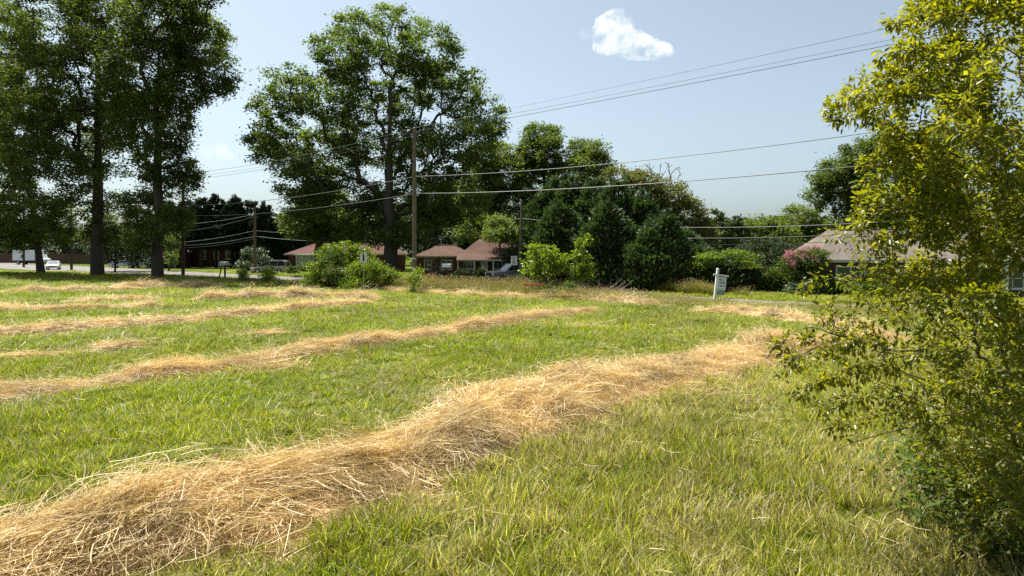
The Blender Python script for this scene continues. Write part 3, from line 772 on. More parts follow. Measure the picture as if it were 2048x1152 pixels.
p = G(727, 585)
o = empty('lane_sign', (p.x, p.y, 0), R(-12), 'small white sign with one black vertical bar rising above the roadside shrubs', 'road sign')
MB().box(-.25, .25, -.012, .012, 2.13, 2.86).build('sign_panel', M['white'], o)
MB().box(-.05, .03, -.02, -.013, 2.24, 2.8).add([(-.02, -.018, 2.24), (.07, -.018, 2.24), (.07, -.018, 2.6), (.03, -.018, 2.72)], [(0, 1, 2, 3)]).build('symbol', M['black'], o)
MB().tube([(0, .03, 0), (0, .03, 2.5)], .03, 6).build('post', M['metal'], o)

# leaning real estate yard sign
p = G(1428, 608)
o = empty('yard_sign', (p.x, p.y, 0), R(18), 'leaning white post with a hanging white and green real estate panel', 'yard sign')
o.rotation_euler = (0, R(7), R(14))
MB().box(-.06, .06, -.06, .06, -.1, 1.93).build('post', M['white'], o, bevel=.006)
MB().loft([(-.075, -.075, 1.935), (.075, -.075, 1.935), (.075, .075, 1.935), (-.075, .075, 1.935)], [(-.03, -.03, 2.02), (.03, -.03, 2.02), (.03, .03, 2.02), (-.03, .03, 2.02)]).build('post_cap', M['white'], o)
MB().box(-.22, .72, -.035, .035, 1.58, 1.68).build('crossbar', M['white'], o, bevel=.005)
M['sage'] = plain('sign_white', (.62, .68, .66), .5, .3); M['dgreen'] = plain('dark_green_print', (.02, .09, .08), .5, .3); M['greyp'] = plain('grey_print', (.28, .33, .33), .6, .3); M['teal'] = plain('rider_panel', (.10, .22, .20), .5, .3)
pn = MB().box(.10, .60, -.012, .012, .82, 1.53).build('hanging_panel', M['sage'], o)
for xx_ in (.16, .54): MB().tube([(xx_, 0, 1.52), (xx_, 0, 1.59)], .008, 5).build('hook', M['metal'], o)
em = MB()
em.tube([(.21, -.0125, 1.40), (.21, -.017, 1.40)], .055, 12)
em.box(.185, .235, -.017, -.0125, 1.31, 1.40)
em.build('emblem', M['dgreen'], pn)
def bars(name, mat, rows, par):
    b = MB()
    for x0, x1, z0, z1 in rows:
        x = x0
        while x < x1:
            w = random.uniform(.012, .03); b.box(x, min(x + w, x1), -.016, -.0125, z0 + random.uniform(0, .3) * (z1 - z0), z1); x += w + .008
    b.build(name, mat, par)['kind'] = 'stuff'
bars('grey_print', M['greyp'], [(.30, .54, 1.37, 1.43), (.30, .50, 1.30, 1.35), (.16, .55, .90, .92), (.16, .5, 1.12, 1.13)], pn)
bars('bold_print', M['dgreen'], [(.18, .55, 1.18, 1.26), (.18, .54, 1.02, 1.08)], pn)
rp = MB().box(.12, .56, -.01, .01, .56, .80).build('rider_panel', M['teal'], o)
bars('rider_print', M['sage'], [(.16, .52, .70, .75), (.2, .48, .61, .65)], rp)

def mailbox(p, rz, label, mat, s=1.0, wide=False):
    o = empty('mailbox', (p[0], p[1], 0), rz, label, 'mailbox', 'mailboxes by the road')
    h = 1.15 * s
    MB().box(-.05 * s, .05 * s, -.05 * s, .05 * s, 0, h).build('post', M['darkpole'], o)
    pr = [(-.13 * s, 0), (.13 * s, 0)] + [(.13 * s * math.cos(a), .14 * s + .13 * s * math.sin(a)) for a in np.linspace(0, math.pi, 9)]
    b = MB().prism_y([(x, z + h) for x, z in pr], -.3 * s, .3 * s).build('box', M[mat], o)
    MB().prism_y([(x * 1.05, z * 1.03 + h) for x, z in pr], -.325 * s, -.303 * s).build('door', M[mat], b)
    MB().box(.135 * s, .15 * s, -.2 * s, -.05 * s, h + .1 * s, h + .3 * s).build('flag', M['tail'], b)
    return o
p = G(450, 560); mailbox(p, R(60), 'mailbox on a thin dark post by the road left of the minivan', 'offwhite', 1.35)
p = P(438, 556, 71); o = empty('newspaper_box', (p.x, p.y, 0), R(8), 'tilted whitish newspaper box beside the left mailbox', 'newspaper box')
o.rotation_euler = (0, R(9), R(8))
MB().box(-.28, .28, -.2, .2, 1.45, 1.95).build('box', M['offwhite'], o, bevel=.03); MB().box(-.05, .05, -.05, .05, 0, 1.45).build('post', M['darkpole'], o)
p = P(893, 556, 62); mailbox((p.x, p.y), R(75), 'white mailbox in front of the porch house, behind tall grass', 'white', 1.3)

# ------------------------------------------------------------------ vehicles
def car_paint(name, col, rough=.3): return plain(name, col, rough, .5, coat=.7)
def wheel(par, x, y, r, w=.22):
    t = MB().tube([(x, y - w / 2, r), (x, y + w / 2, r)], r, 18).build('wheel', M['rubber'], par)
    s = 1 if y > 0 else -1
    MB().tube([(x, y + s * (w / 2 - .02), r), (x, y + s * (w / 2 + .012), r)], [r * .62, r * .58], 14).build('rim', M['rim'], t)
def arch(cx, r, n=7): return [(cx + r * math.cos(a), .34 + r * math.sin(a)) for a in np.linspace(math.pi, 0, n)]
def vehicle(kind, label, cat, loc, rz, paint_, group='cars and trucks beside the houses and on the road'):
    """x forward; widths along y"""
    o = empty(kind, loc, rz, label, cat, group)
    S = {'minivan': dict(L=4.95, W=1.0, wb=(-1.5, 1.45), r=.34, belt=1.0,
             low=[(-2.47, .35), (-2.5, .75), (-2.42, 1.02), (.95, 1.02), (1.6, .97), (2.25, .80), (2.45, .62), (2.47, .32)],
             gh=[(-2.40, 1.0), (-2.18, 1.68), (-1.7, 1.74), (.25, 1.72), (1.35, 1.0)]),
         'sedan': dict(L=4.6, W=.89, wb=(-1.35, 1.4), r=.32, belt=.92,
             low=[(-2.28, .35), (-2.3, .7), (-2.2, .96), (-1.5, .98), (.75, .94), (1.7, .84), (2.2, .66), (2.28, .34)],
             gh=[(-1.75, .95), (-1.05, 1.36), (-.5, 1.43), (.1, 1.40), (1.0, .92)]),
         'pickup_truck': dict(L=5.4, W=.98, wb=(-1.75, 1.7), r=.38, belt=1.12,
             low=[(-2.75, .5), (-2.78, 1.12), (-.55, 1.14), (.95, 1.13), (1.4, 1.12), (2.55, 1.02), (2.66, .85), (2.68, .42)],
             gh=[(-.55, 1.12), (-.45, 1.68), (-.2, 1.78), (.5, 1.76), (1.22, 1.12)])}[kind.replace('parked_car', 'sedan')]
    W = S['W']; r = S['r']; zb = .26 if kind != 'pickup_truck' else .42
    prof = list(S['low'])
    bot = []
    for cxw in reversed(S['wb']): bot += list(reversed(arch(cxw, r + .07)))
    bot = [(x, max(z, zb)) for x, z in bot]
    poly = prof + bot
    n = len(poly)
    def sec(y, k): return [(x, y, z) for x, z in poly]
    V = []
    for y, ins in ((-W, 1), (-W + .06, 0), (W - .06, 0), (W, 1)):
        V.append([(x * (.985 if ins else 1), y, z if z < .55 else z - (.05 if ins else 0)) for x, z in poly])
    b = MB(); n0 = 0
    allv = [v for ring in V for v in ring]
    fs = []
    for k in range(3):
        for i in range(n): fs.append((k * n + i, k * n + (i + 1) % n, (k + 1) * n + (i + 1) % n, (k + 1) * n + i))
    fs += [tuple(range(n - 1, -1, -1)), tuple(range(3 * n, 4 * n))]
    b.add(allv, fs); bd = b.build('body', paint_, o)
    # greenhouse: dark glass volume, painted roof and pillars just proud of it
    g_ = S['gh']; zt = max(z for x, z in g_); zB = g_[0][1]
    def yy(z): return W - .05 - .16 * (z - zB) / (zt - zB)
    gl = MB(); m = len(g_)
    gv = [(x, -yy(z), z) for x, z in g_] + [(x, yy(z), z) for x, z in g_]
    gl.add(gv, [tuple(range(m)), tuple(range(2 * m - 1, m - 1, -1))] + [((i + 1) % m, i, m + i, m + (i + 1) % m) for i in range(m)])
    gl.build('windows', M['autoglass'], o)
    rf = MB(); rp_ = [q for q in g_[1:-1]]
    top = [(x, z + .012) for x, z in rp_]; under = [(x, z - .05) for x, z in rp_]
    yw = yy(zt) + .012
    rf.prism_y(top + list(reversed(under)), -yw, yw); rf.build('roof', paint_, o)
    def pil(a, c_, t=.045):
        for sg in (-1, 1):
            MB().tube([(a[0], sg * (yy(a[1]) + .004), a[1]), (c_[0], sg * (yy(c_[1]) + .004), c_[1])], t, 6).build('pillar', paint_, o)
    pil(g_[0], g_[1], .06); pil(g_[-1], g_[-2], .04)
    if kind == 'minivan':
        for x0 in (-1.25, -.15): pil((x0 - .05, 1.0), (x0, 1.72), .035)
        for sg in (-1, 1): MB().tube([(-1.9, sg * .72, 1.80), (-1.8, sg * .72, 1.84), (.0, sg * .72, 1.83), (.1, sg * .72, 1.79)], .02, 6).build('roof_rail', M['plastic'], o)
    elif kind == 'pickup_truck': pass
    else: pil((-.35, .95), (-.42, 1.42), .035)
    if kind == 'pickup_truck':
        MB().box(-2.66, -.66, -.86, .86, 1.125, 1.15).build('bed_opening', M['plastic'], o)
    fx = S['low'][-1][0]
    for sg in (-1, 1):
        zz = {'minivan': .72, 'pickup_truck': .86}.get(kind, .66)
        MB().box(fx - .22, fx - .005 + .02, sg * (W - .36), sg * (W - .05), zz - .1, zz + .07).build('headlight', M['lamp'], o, bevel=.02)
        bx = S['low'][0][0]; MB().box(bx - .02, bx + .08, sg * (W - .22), sg * (W - .03), .72, .98).build('tail_light', M['tail'], o)
        MB().box(g_[-1][0] - .35, g_[-1][0] - .2, sg * (W + .01), sg * (W + .17), zB + .02, zB + .17).build('wing_mirror', M['plastic'], o, bevel=.02)
        for xw in S['wb']: wheel(o, xw, sg * (W - .12), r)
        for xd in ((-.1, .9) if kind != 'pickup_truck' else (.3,)):
            MB().box(xd - .62, xd - .48, sg * W, sg * (W + .02), zB - .14, zB - .11).build('door_handle', M['plastic'], o)
    MB().box(fx - .03, fx + .015, -W + .4, W - .4, .5 if kind != 'pickup_truck' else .62, .68 if kind != 'pickup_truck' else .92).build('grille', M['plastic'], o)
    MB().box(fx - .08, fx + .06, -W + .06, W - .06, .30 if kind != 'pickup_truck' else .40, .46 if kind != 'pickup_truck' else .56).build('bumper', M['rim'] if kind == 'pickup_truck' else paint_, o, bevel=.02)
    MB().box(fx + .062, fx + .07, -.26, .26, .34, .44).build('number_plate', M['white'], o)
    return o
p = G(536, 547.5)
vehicle('minivan', 'champagne silver minivan parked side on in front of the low white porch', 'minivan', (p.x + .2, p.y + .6, 0), R(180 - 4), car_paint('champagne_paint', (.42, .39, .34)))
p = P(1016, 565, 66)
vehicle('pickup_truck', 'silver grey pickup parked in front of the brown roofed porch house', 'pickup truck', (p.x + .6, p.y, 0), R(180 + 26), car_paint('silver_paint', (.30, .30, .31)))
p = G(107, 539)
vehicle('parked_car', 'white sedan driving on the road behind the box truck', 'car', (p.x, p.y, 0), R(-62), car_paint('white_car_paint', (.72, .72, .72)))
p = P(247, 536, 124)
vehicle('parked_car', 'whitish car half hidden by the low branches beyond the road', 'car', (p.x, p.y, 0), R(10), car_paint('pale_blue_paint', (.40, .48, .55)))
p = P(284, 535, 128)
vehicle('parked_car', 'pale car behind foliage next to the rightmost large trunk', 'car', (p.x, p.y, 0), R(175), car_paint('white_pearl_paint', (.6, .62, .62)))
p = P(468, 532, 125)
vehicle('parked_car', 'dark blue car parked by the brick building left of the magnolia', 'car', (p.x, p.y, 0), R(160), car_paint('dark_blue_paint', (.03, .08, .18)))
for (xx_, lb, c_) in ((548, 'white car parked between the magnolia and the porch house', (.55, .6, .66)),):
    p = P(xx_, 530, 118); vehicle('parked_car', lb, 'car', (p.x, p.y, 0), R(95), car_paint('white_paint_car', c_))
# box truck
p = G(62, 529)
o = empty('box_truck', (p.x, p.y, 0), R(-14), 'white box truck with a black emblem on its side on the left', 'truck', 'cars and trucks beside the houses and on the road')
wp = car_paint('truck_white', (.66, .69, .72), .4)
bx = MB().box(-4.0, 2.35, -1.22, 1.22, .95, 3.35).build('cargo_box', wp, o, bevel=.03)
e = MB()
e.add([(-1.75, -1.232, 1.55), (-.85, -1.232, 1.55), (-1.15, -1.232, 2.15)], [(0, 1, 2)]); e.add([(-.95, -1.232, 1.55), (-.5, -1.232, 1.55), (-.98, -1.232, 2.38), (-1.28, -1.232, 2.38)], [(0, 1, 2, 3)])
e.add([(-1.62, -1.234, 2.0), (-.62, -1.234, 2.0), (-.8, -1.234, 2.2), (-1.4, -1.234, 2.2)], [(0, 1, 2, 3)])
e.build('emblem', M['black'], bx)
bars2 = MB()
for i in range(14): bars2.box(-2.3 + i * .22, -2.3 + i * .22 + .15, -1.234, -1.226, 2.72, 2.86)
bars2.build('small_print', M['greyp'], bx)
MB().box(-4.0, 3.9, -.45, .45, .62, .93).build('chassis', M['plastic'], o)
MB().prism_y([(2.45, .55), (4.75, .55), (4.8, 1.25), (3.95, 1.45), (3.45, 2.35), (2.45, 2.4)], -1.0, 1.0).build('cab', wp, o, bevel=.04)
MB().prism_y([(2.75, 1.45), (3.85, 1.45), (3.42, 2.2), (2.75, 2.2)], -1.012, 1.012).build('cab_window', M['autoglass'], o)
for xw in (-2.5, 3.85):
    for sg in (-1, 1): wheel(o, xw, sg * .95, .45, .3)

# ------------------------------------------------------------------ buildings
def hip_roof(o, x0, x1, y0, y1, ze, zr, ov, mat, inset=None, name='roof'):
    """hip roof with UVs running down each slope"""
    X0, X1, Y0, Y1 = x0 - ov, x1 + ov, y0 - ov, y1 + ov; hy = (Y1 - Y0) / 2; ins = inset if inset is not None else hy
    ym = (Y0 + Y1) / 2
    a, b_, c_, d_ = (X0, Y0, ze), (X1, Y0, ze), (X1, Y1, ze), (X0, Y1, ze); e_, f_ = (X0 + ins, ym, zr), (X1 - ins, ym, zr)
    me = bpy.data.meshes.new(name); me.from_pydata([a, b_, c_, d_, e_, f_], [], [(0, 1, 5, 4), (1, 2, 5), (2, 3, 4, 5), (3, 0, 4), (3, 2, 1, 0)])
    uv = me.uv_layers.new()
    for p_ in me.polygons:
        v0 = Vector(me.vertices[p_.vertices[0]].co); ex = (Vector(me.vertices[p_.vertices[1]].co) - v0).normalized(); ey = p_.normal.cross(ex)
        for li in p_.loop_indices:
            q = Vector(me.vertices[me.loops[li].vertex_index].co) - v0; uv.data[li].uv = (q.dot(ex), q.dot(ey))
    r_ = link(name, me, mat, o)
    g = MB()
    for (A, B_) in ((a, b_), (b_, c_), (c_, d_), (d_, a)):
        A, B_ = Vector(A), Vector(B_); dd = (B_ - A).normalized(); nn = dd.cross(Vector((0, 0, 1)))
        q = [A + nn * .02, B_ + nn * .02, B_ + nn * .06, A + nn * .06]
        g.loft([(v.x, v.y, ze - .17) for v in q], [(v.x, v.y, ze + .01) for v in q])
    g.build('fascia', M['offwhite'], r_)
    rc = MB(); rc.tube([Vector(e_) + Vector((0, 0, .015)), Vector(f_) + Vector((0, 0, .015))], .09, 6); rc.build('ridge_cap', mat, r_)
    return r_
def window(o, x, y, z, w, h, mull=1, rail=True, frame='white', pane='glass', side='y-', name='window', blind=False, arched=False):
    """x,z centre; lies in the wall plane y (front)"""
    f = MB(); t = .07
    f.box(x - w / 2, x - w / 2 + t, y - .05, y + .03, z - h / 2 + t, z + h / 2 - t).box(x + w / 2 - t, x + w / 2, y - .05, y + .03, z - h / 2 + t, z + h / 2 - t)
    f.box(x - w / 2, x + w / 2, y - .05, y + .03, z + h / 2 - t, z + h / 2).box(x - w / 2, x + w / 2, y - .05, y + .03, z - h / 2, z - h / 2 + t)
    for i in range(1, mull + 1):
        xm = x - w / 2 + w * i / (mull + 1); f.box(xm - .025, xm + .025, y - .04, y + .02, z - h / 2 + t, z + h / 2 - t)
    if rail: f.box(x - w / 2 + t, x + w / 2 - t, y - .042, y + .022, z - .025, z + .025)
    if arched:
        a = [(x + (w / 2 + .02) * math.cos(q), z + h / 2 + w * .5 * math.sin(q)) for q in np.linspace(0, math.pi, 9)]
        f.tube([(q[0], y - .02, q[1]) for q in a], .07, 6)
    fo = f.build(name, M[frame], o)
    pm = MB().box(x - w / 2 + t, x + w / 2 - t, y - .012, y + .012, z - h / 2 + t, z + h / 2 - t)
    if arched: pm.prism_y([(x + (w / 2) * math.cos(q), z + h / 2 + w * .46 * math.sin(q)) for q in np.linspace(0, math.pi, 9)], y - .012, y + .012)
    pm.build('pane', M[pane], fo)
    MB().box(x - w / 2 - .05, x + w / 2 + .05, y - .1, y + .02, z - h / 2 - .08, z - h / 2 - .003).build('sill', M[frame], fo)
    return fo
def walls(o, x0, x1, y0, y1, h, mat, name='wall', holes=None):
    t = .2
    MB().box(x0, x1, y0, y0 + t, 0, h).build(name, M[mat], o); MB().box(x0, x1, y1 - t, y1, 0, h).build(name, M[mat], o)
    MB().box(x0, x0 + t, y0 + t, y1 - t, 0, h).build(name, M[mat], o); MB().box(x1 - t, x1, y0 + t, y1 - t, 0, h).build(name, M[mat], o)
    MB().box(x0 + t, x1 - t, y0 + t, y1 - t, h - .05, h - .01).build('ceiling', M['offwhite'], o)

# house with the low white porch behind the minivan (D about 96)
c_ = P(604, 547, 97)
o = empty('brick_house', (c_.x, c_.y, 0), R(6), 'brick house with red brown hip roof and enclosed white porch behind the minivan', 'house')
walls(o, -2.2, 14.0, 1.6, 10.5, 2.55, 'brick')
hip_roof(o, -2.2, 14.0, 1.6, 10.5, 2.62, 4.75, .55, M['roof_red'])
pr = empty('porch', (0, 0, 0)); pr.parent = o
MB().box(-.6, 4.6, -1.2, -1.05, 0, .72).box(-.6, -.45, -1.05, 1.58, 0, .72).build('porch_base', M['brick'], pr)
MB().box(-.8, 5.4, -1.5, 1.55, 2.42, 2.58).build('porch_roof', M['white'], pr, rot=None)
MB().box(-.6, 4.6, -1.0, -.98, .72, 2.40).build('blinds', M['blind'], pr)
f_ = MB()
for xx_ in (-.6, .3, 1.2, 2.1, 3.2, 4.5): f_.box(xx_, xx_ + .09, -1.2, -1.04, .73, 2.41)
f_.build('porch_frame', M['white'], pr)
dd_ = MB().box(2.25, 3.1, -1.16, -1.06, .05, 2.3).build('porch_door', M['white'], pr)
MB().box(2.42, 2.93, -1.2, -1.165, 1.1, 2.1).build('pane', M['glass'], pr)
M['sage2'] = plain('grey_green_siding', (.16, .22, .20), .7, .3, noise=.1)
MB().box(4.62, 8.0, .2, 1.55, 0, 2.45).build('side_wall', M['sage2'], o)
window(o, 10.0, 1.6, 1.55, 1.4, 1.1)
# carport / second house whose mottled roof shows behind the shrubs
c_ = P(690, 547, 104)
o = empty('grey_house', (c_.x, c_.y, 0), R(4), 'low house with mottled brown roof mostly hidden behind the roadside shrubs', 'house')
walls(o, -4, 6.2, 1.5, 9, 2.3, 'offwhite'); hip_roof(o, -4, 6.2, 1.5, 9, 2.4, 5.1, .5, M['roof_brown'])
window(o, -1.5, 1.5, 1.5, 1.1, 1.1); window(o, 3, 1.5, 1.5, 1.1, 1.1)
# brown-roofed porch house
c_ = P(935, 550, 82)
o = empty('porch_house', (c_.x, c_.y, 0), R(3), 'low brick house with a long brown roof and posts along its porch', 'house')
walls(o, -.6, 7.4, 2.6, 11, 2.45, 'brick', 'main_wall')
walls(o, -6.2, -.62, 2.2, 8.6, 2.35, 'brick', 'wing_wall')
hip_roof(o, -.6, 7.4, 2.6, 11, 2.5, 4.6, .55, M['roof_brown'], 2.6)
hip_roof(o, -6.2, .6, 2.2, 8.6, 2.42, 3.75, .5, M['roof_brown'], 2.9, name='wing_roof')
# porch roof: a lean-to from the main slope
pv = [(-1.3, -.9, 1.98), (6.9, -.9, 1.98), (6.9, 2.45, 2.72), (-1.3, 2.45, 2.72)]
me = bpy.data.meshes.new('porch_roof'); me.from_pydata(pv + [(x, y, z - .1) for x, y, z in pv], [], [(0, 1, 2, 3), (7, 6, 5, 4), (0, 4, 5, 1), (1, 5, 6, 2), (2, 6, 7, 3), (3, 7, 4, 0)])
uv = me.uv_layers.new()
for p_ in me.polygons:
    for li in p_.loop_indices: q = me.vertices[me.loops[li].vertex_index].co; uv.data[li].uv = (q.x, q.y)
link('porch_roof', me, M['roof_brown'], o)
MB().box(-1.3, 6.9, -.96, -.905, 1.82, 1.97).build('porch_fascia', M['offwhite'], o)
for xx_ in (-1.2, .75, 3.0, 5.1, 6.7): MB().box(xx_, xx_ + .12, -.82, -.7, .12, 1.87).build('porch_post', M['white'], o)
MB().box(-1.3, 6.9, -.9, 2.58, 0, .12).build('porch_floor', M['offwhite'], o)
window(o, .2, 2.6, 1.4, 1.5, 1.2, 2); window(o, 3.7, 2.6, 1.4, 1.2, 1.2); window(o, 5.9, 2.6, 1.4, 1.2, 1.2); window(o, -4.9, 2.2, 1.35, .9, 1.2); window(o, -2.6, 2.2, 1.35, 1.4, 1.2)
d_ = MB().box(1.6, 2.5, 2.54, 2.595, .13, 2.2).build('door', M['white'], o); MB().box(1.65, 1.7, 2.47, 2.535, 1.1, 1.2).build('handle', M['metal'], d_)
# brick building with arched windows
c_ = P(405, 540, 132)
o = empty('brick_building', (c_.x, c_.y, 0), R(4), 'dark brick building with arched white windows below the pines', 'building')
walls(o, -7, 7.2, 0, 12, 5.2, 'brick'); hip_roof(o, -7, 7.2, 0, 12, 5.3, 7.6, .4, M['roof_brown'])
for xx_ in (-4.0, .2, 2.6, 4.8): window(o, xx_, 0, 2.1, .95, 1.2, arched=True)
c_ = P(345, 540, 128)
o = empty('portico_house', (c_.x, c_.y, 0), R(4), 'small brick house with a white gabled entry porch left of the dark pole', 'house')
walls(o, -3.4, 1.9, 0, 8, 2.9, 'brick'); hip_roof(o, -3.4, 1.9, 0, 8, 3.0, 4.6, .3, M['roof_grey'], 2.4)
MB().prism_y([(-1.4, 2.6), (1.4, 2.6), (0, 3.7)], -1.6, -.32).build('gable', M['white'], o)
for xx_ in (-1.2, 1.05): MB().box(xx_, xx_ + .16, -1.5, -1.34, .01, 2.6).build('column', M['white'], o)
window(o, -.9, 0, 1.5, .7, 1.3); MB().box(-.3, .6, -.06, -.004, .05, 2.2).build('door', M['white'], o)
# taupe-roofed house on the right
c_ = P(1660, 590, 47)
o = empty('brown_house', (c_.x, c_.y, 0), R(-7), 'dark brown house with taupe shingle roof and white window on the right', 'house')
walls(o, -.35, 15.5, 0, 9, 2.3, 'darkbrick')
hip_roof(o, -.35, 15.5, 0, 9, 2.36, 4.55, .45, M['roof_grey'], 2.1)
window(o, 1.35, 0, 1.15, 1.95, 1.55, 1, False, blind=True); window(o, 6.2, 0, 1.15, 1.4, 1.4); window(o, 11.6, 0, 1.15, 1.4, 1.4)
for i in range(14): MB().box(-.36, 15.51, -.022, -.002, .15 + i * .15, .155 + i * .15 + .12).build('siding_board', M['darkbrick'], o) if False else None
d_ = MB().box(8.5, 9.45, -.05, -.004, .1, 2.1).build('door', M['white'], o)
for xx_ in (7.6, 10.2): MB().box(xx_, xx_ + .18, -1.8, -1.62, .01, 2.3).build('porch_post', M['white'], o)
MB().box(7.4, 10.6, -1.9, -.05, 2.302, 2.4).build('porch_roof', M['white'], o)
# far left boundary fence
a_, b_ = P(-60, 530, 185), P(250, 535, 150)
o = empty('board_fence', (a_.x, a_.y, 0), 0, 'long dark board fence in the distance behind the box truck', 'fence')
L_ = (b_ - a_).length; ang = math.atan2(b_.y - a_.y, b_.x - a_.x); o.rotation_euler = (0, 0, ang)
me_ = MB().box(0, .46, -.03, .03, .1, 2.5).mesh('board')
for i in range(int(L_ / .5)):
    link('board', me_, M['darkpole'] if i == 0 else None, o, (i * .5, random.uniform(-.01, .01), random.uniform(-.04, .02)))

# ------------------------------------------------------------------ trees
def T(x, y, D): q = P(x, y, D); return (q.x, q.y, 0)
def depth(bl, D, spread=.8):
    """give every blob its own distance around the trunk"""
    out = []
    for (x, y, rx, *ry) in bl:
        ry = ry[0] if ry else rx
        out.append(B(x, y, D, rx, ry, dy=rng.uniform(-1, 1) * spread * max(rx, 40) / F * D * 1.1))
    return out
gl_ = 'tall shade trees at the left edge of the field'
tree('shade_tree', 'tall dark shade tree with the widest trunk on the left', 'tree', T(195, 551, 84), 27, .62,
     depth([(190, -50, 150, 80), (110, 50, 105), (215, 60, 80), (170, 150, 95), (80, 175, 90), (150, 255, 95, 70), (235, 225, 60), (110, 345, 90, 60), (205, 320, 60, 50), (130, 440, 100, 45), (230, 430, 55, 50), (60, 290, 70), (150, 478, 50, 18), (240, 470, 40, 24)], 84),
     1300, 78, .34, 'l_left', gl_, clump_r=1.15, w=.3)
tree('shade_tree', 'tall shade tree with a leaning crown, rightmost of the large trees on the left', 'tree', T(315, 558, 74), 25, .50,
     depth([(340, -60, 110, 90), (395, 85, 68, 62), (432, 145, 40, 52), (330, 40, 85), (285, 140, 85), (360, 175, 55), (280, 240, 70), (345, 255, 42, 55), (325, 325, 55, 50), (375, 340, 30, 24), (295, 420, 50, 50), (372, 375, 30, 28), (300, 480, 38, 28), (345, 440, 35, 35)], 74),
     1250, 76, .32, 'l_left', gl_, clump_r=1.0, w=.3)
tree('shade_tree', 'leaning slim trunk shade tree at the far left of the frame', 'tree', T(82, 548, 92), 18, .42,
     depth([(0, 90, 85), (20, 230, 80), (-10, 350, 80), (50, 430, 80, 45), (10, 470, 60, 34), (-60, 200, 90), (90, 470, 45, 22)], 92), 950, 75, .38, 'l_left', gl_, clump_r=1.2, w=.3, lean=(-2.2, 0))
tree('small_tree', 'small low branching tree beyond the road between the two large trunks', 'tree', T(230, 545, 101), 3.2, .13,
     depth([(250, 500, 55, 30), (215, 490, 40, 26), (285, 515, 35, 20), (250, 470, 50, 26)], 101), 190, 50, .34, 'l_dark', clump_r=.9)
tree('small_tree', 'spindly light green tree just right of the rightmost large trunk', 'tree', T(338, 541, 104), 5, .12,
     depth([(338, 500, 12, 24), (345, 520, 10, 12), (350, 480, 14, 16)], 104), 50, 40, .32, 'l_mid', clump_r=.6)

tree('oak_tree', 'huge spreading oak in the middle towering over the two brown roofs', 'tree', T(780, 551, 73), 19, .72,
     depth([(760, 62, 100, 48), (860, 100, 62, 55), (685, 105, 55, 50), (642, 92, 22, 20), (770, 165, 125, 65), (900, 180, 75, 55), (960, 225, 50, 34), (930, 285, 75, 45), (655, 200, 75, 60),
            (578, 175, 52, 45), (540, 225, 42, 42), (570, 290, 70, 55), (522, 292, 32, 30), (650, 310, 90, 65), (760, 280, 110, 65), (860, 320, 90, 65), (605, 360, 60, 45), (700, 400, 90, 55),
            (800, 420, 90, 55), (610, 410, 50, 40), (900, 400, 80, 50), (985, 258, 28, 25), (720, 465, 55, 26), (830, 462, 55, 30), (870, 430, 55, 30), (590, 440, 30, 24), (770, 480, 40, 20)], 73),
     1750, 72, .33, 'l_oak', clump_r=.95, w=.32, shell=.5)
tree('oak_tree', 'younger oak with a dark trunk rising beside the low white porch', 'tree', T(640, 548, 82), 6.5, .55,
     depth([(640, 440, 50, 45), (600, 450, 35, 25), (690, 460, 50, 30), (640, 400, 50, 40)], 82), 420, 75, .34, 'l_oak', clump_r=1.0)
tree('broadleaf_tree', 'yellow green tree growing just right of the huge oak', 'tree', T(1000, 548, 99), 12, .36,
     depth([(985, 310, 55, 30), (1010, 350, 50, 45), (965, 380, 50, 55), (1020, 420, 45, 45), (960, 450, 60, 35)], 99), 520, 75, .34, 'l_mid', clump_r=1.05)
tree('broadleaf_tree', 'dense dark tree filling the gap between the huge oak and brown roof', 'tree', T(900, 548, 112), 11, .4,
     depth([(860, 400, 60, 50), (930, 400, 60, 55), (900, 450, 70, 40), (980, 440, 50, 45), (840, 460, 50, 40), (760, 450, 60, 50)], 112), 480, 70, .4, 'l_dark', clump_r=1.1, vbias=.1)
tree('broadleaf_tree', 'dark leafy tree with a pointed top left of the cedars', 'tree', T(1090, 548, 99), 16, .32,
     depth([(1082, 270, 38, 28), (1060, 310, 35, 40), (1105, 310, 40, 40), (1085, 370, 60, 50)], 99), 380, 70, .36, 'l_mid', clump_r=1.0, vbias=-.12, shell=.4)
tree('broadleaf_tree', 'open topped leafy tree with sky showing through above the cedars', 'tree', T(1180, 548, 96), 14, .3,
     depth([(1165, 300, 28, 26), (1195, 300, 24, 22), (1155, 345, 42, 40), (1200, 340, 28, 28), (1180, 390, 50, 40)], 96), 330, 62, .34, 'l_mid', clump_r=.95, shell=.35)
tree('chestnut_tree', 'yellowish flowering tree spilling behind the right end of the cedars', 'tree', T(1320, 560, 68), 9, .35,
     depth([(1250, 352, 40, 20), (1290, 366, 40, 18), (1335, 395, 42, 34), (1375, 430, 36, 36), (1405, 465, 28, 34), (1390, 500, 30, 30), (1300, 410, 50, 40)], 68, .6), 420, 60, .28, 'l_yell', clump_r=.75)
# dead tree
def bare_tree(label, base, r, tips, D, h, name='dead_tree', mat='dead', w=.5, cat='dead tree'):
    base = np.array(base, float); o = empty(name, base, 0, label, cat)
    tr = [base + np.array([0, 0, h * i / 5]) for i in range(6)]
    Pn, ch, cnt, nt = grow(tr, [np.array(t) for t in tips], w=w, bend=.2, lift=.05)
    link('trunk', limbs_mesh('trunk', Pn - base, ch, cnt, r, rmin=.032, expo=.45), M[mat], o); return o
tips = [np.array(P(1325 + rng.uniform(-45, 42), 352 + rng.uniform(-28, 34), 74 + rng.uniform(-2, 2))) for _ in range(60)]
bare_tree('bare dead tree with grey twigs against the sky above the yellowish tree', T(1325, 555, 74), .16, tips, 74, 9.5)
def row_d(x, c): return c / (1 + .95 * (x - 1024) / F)
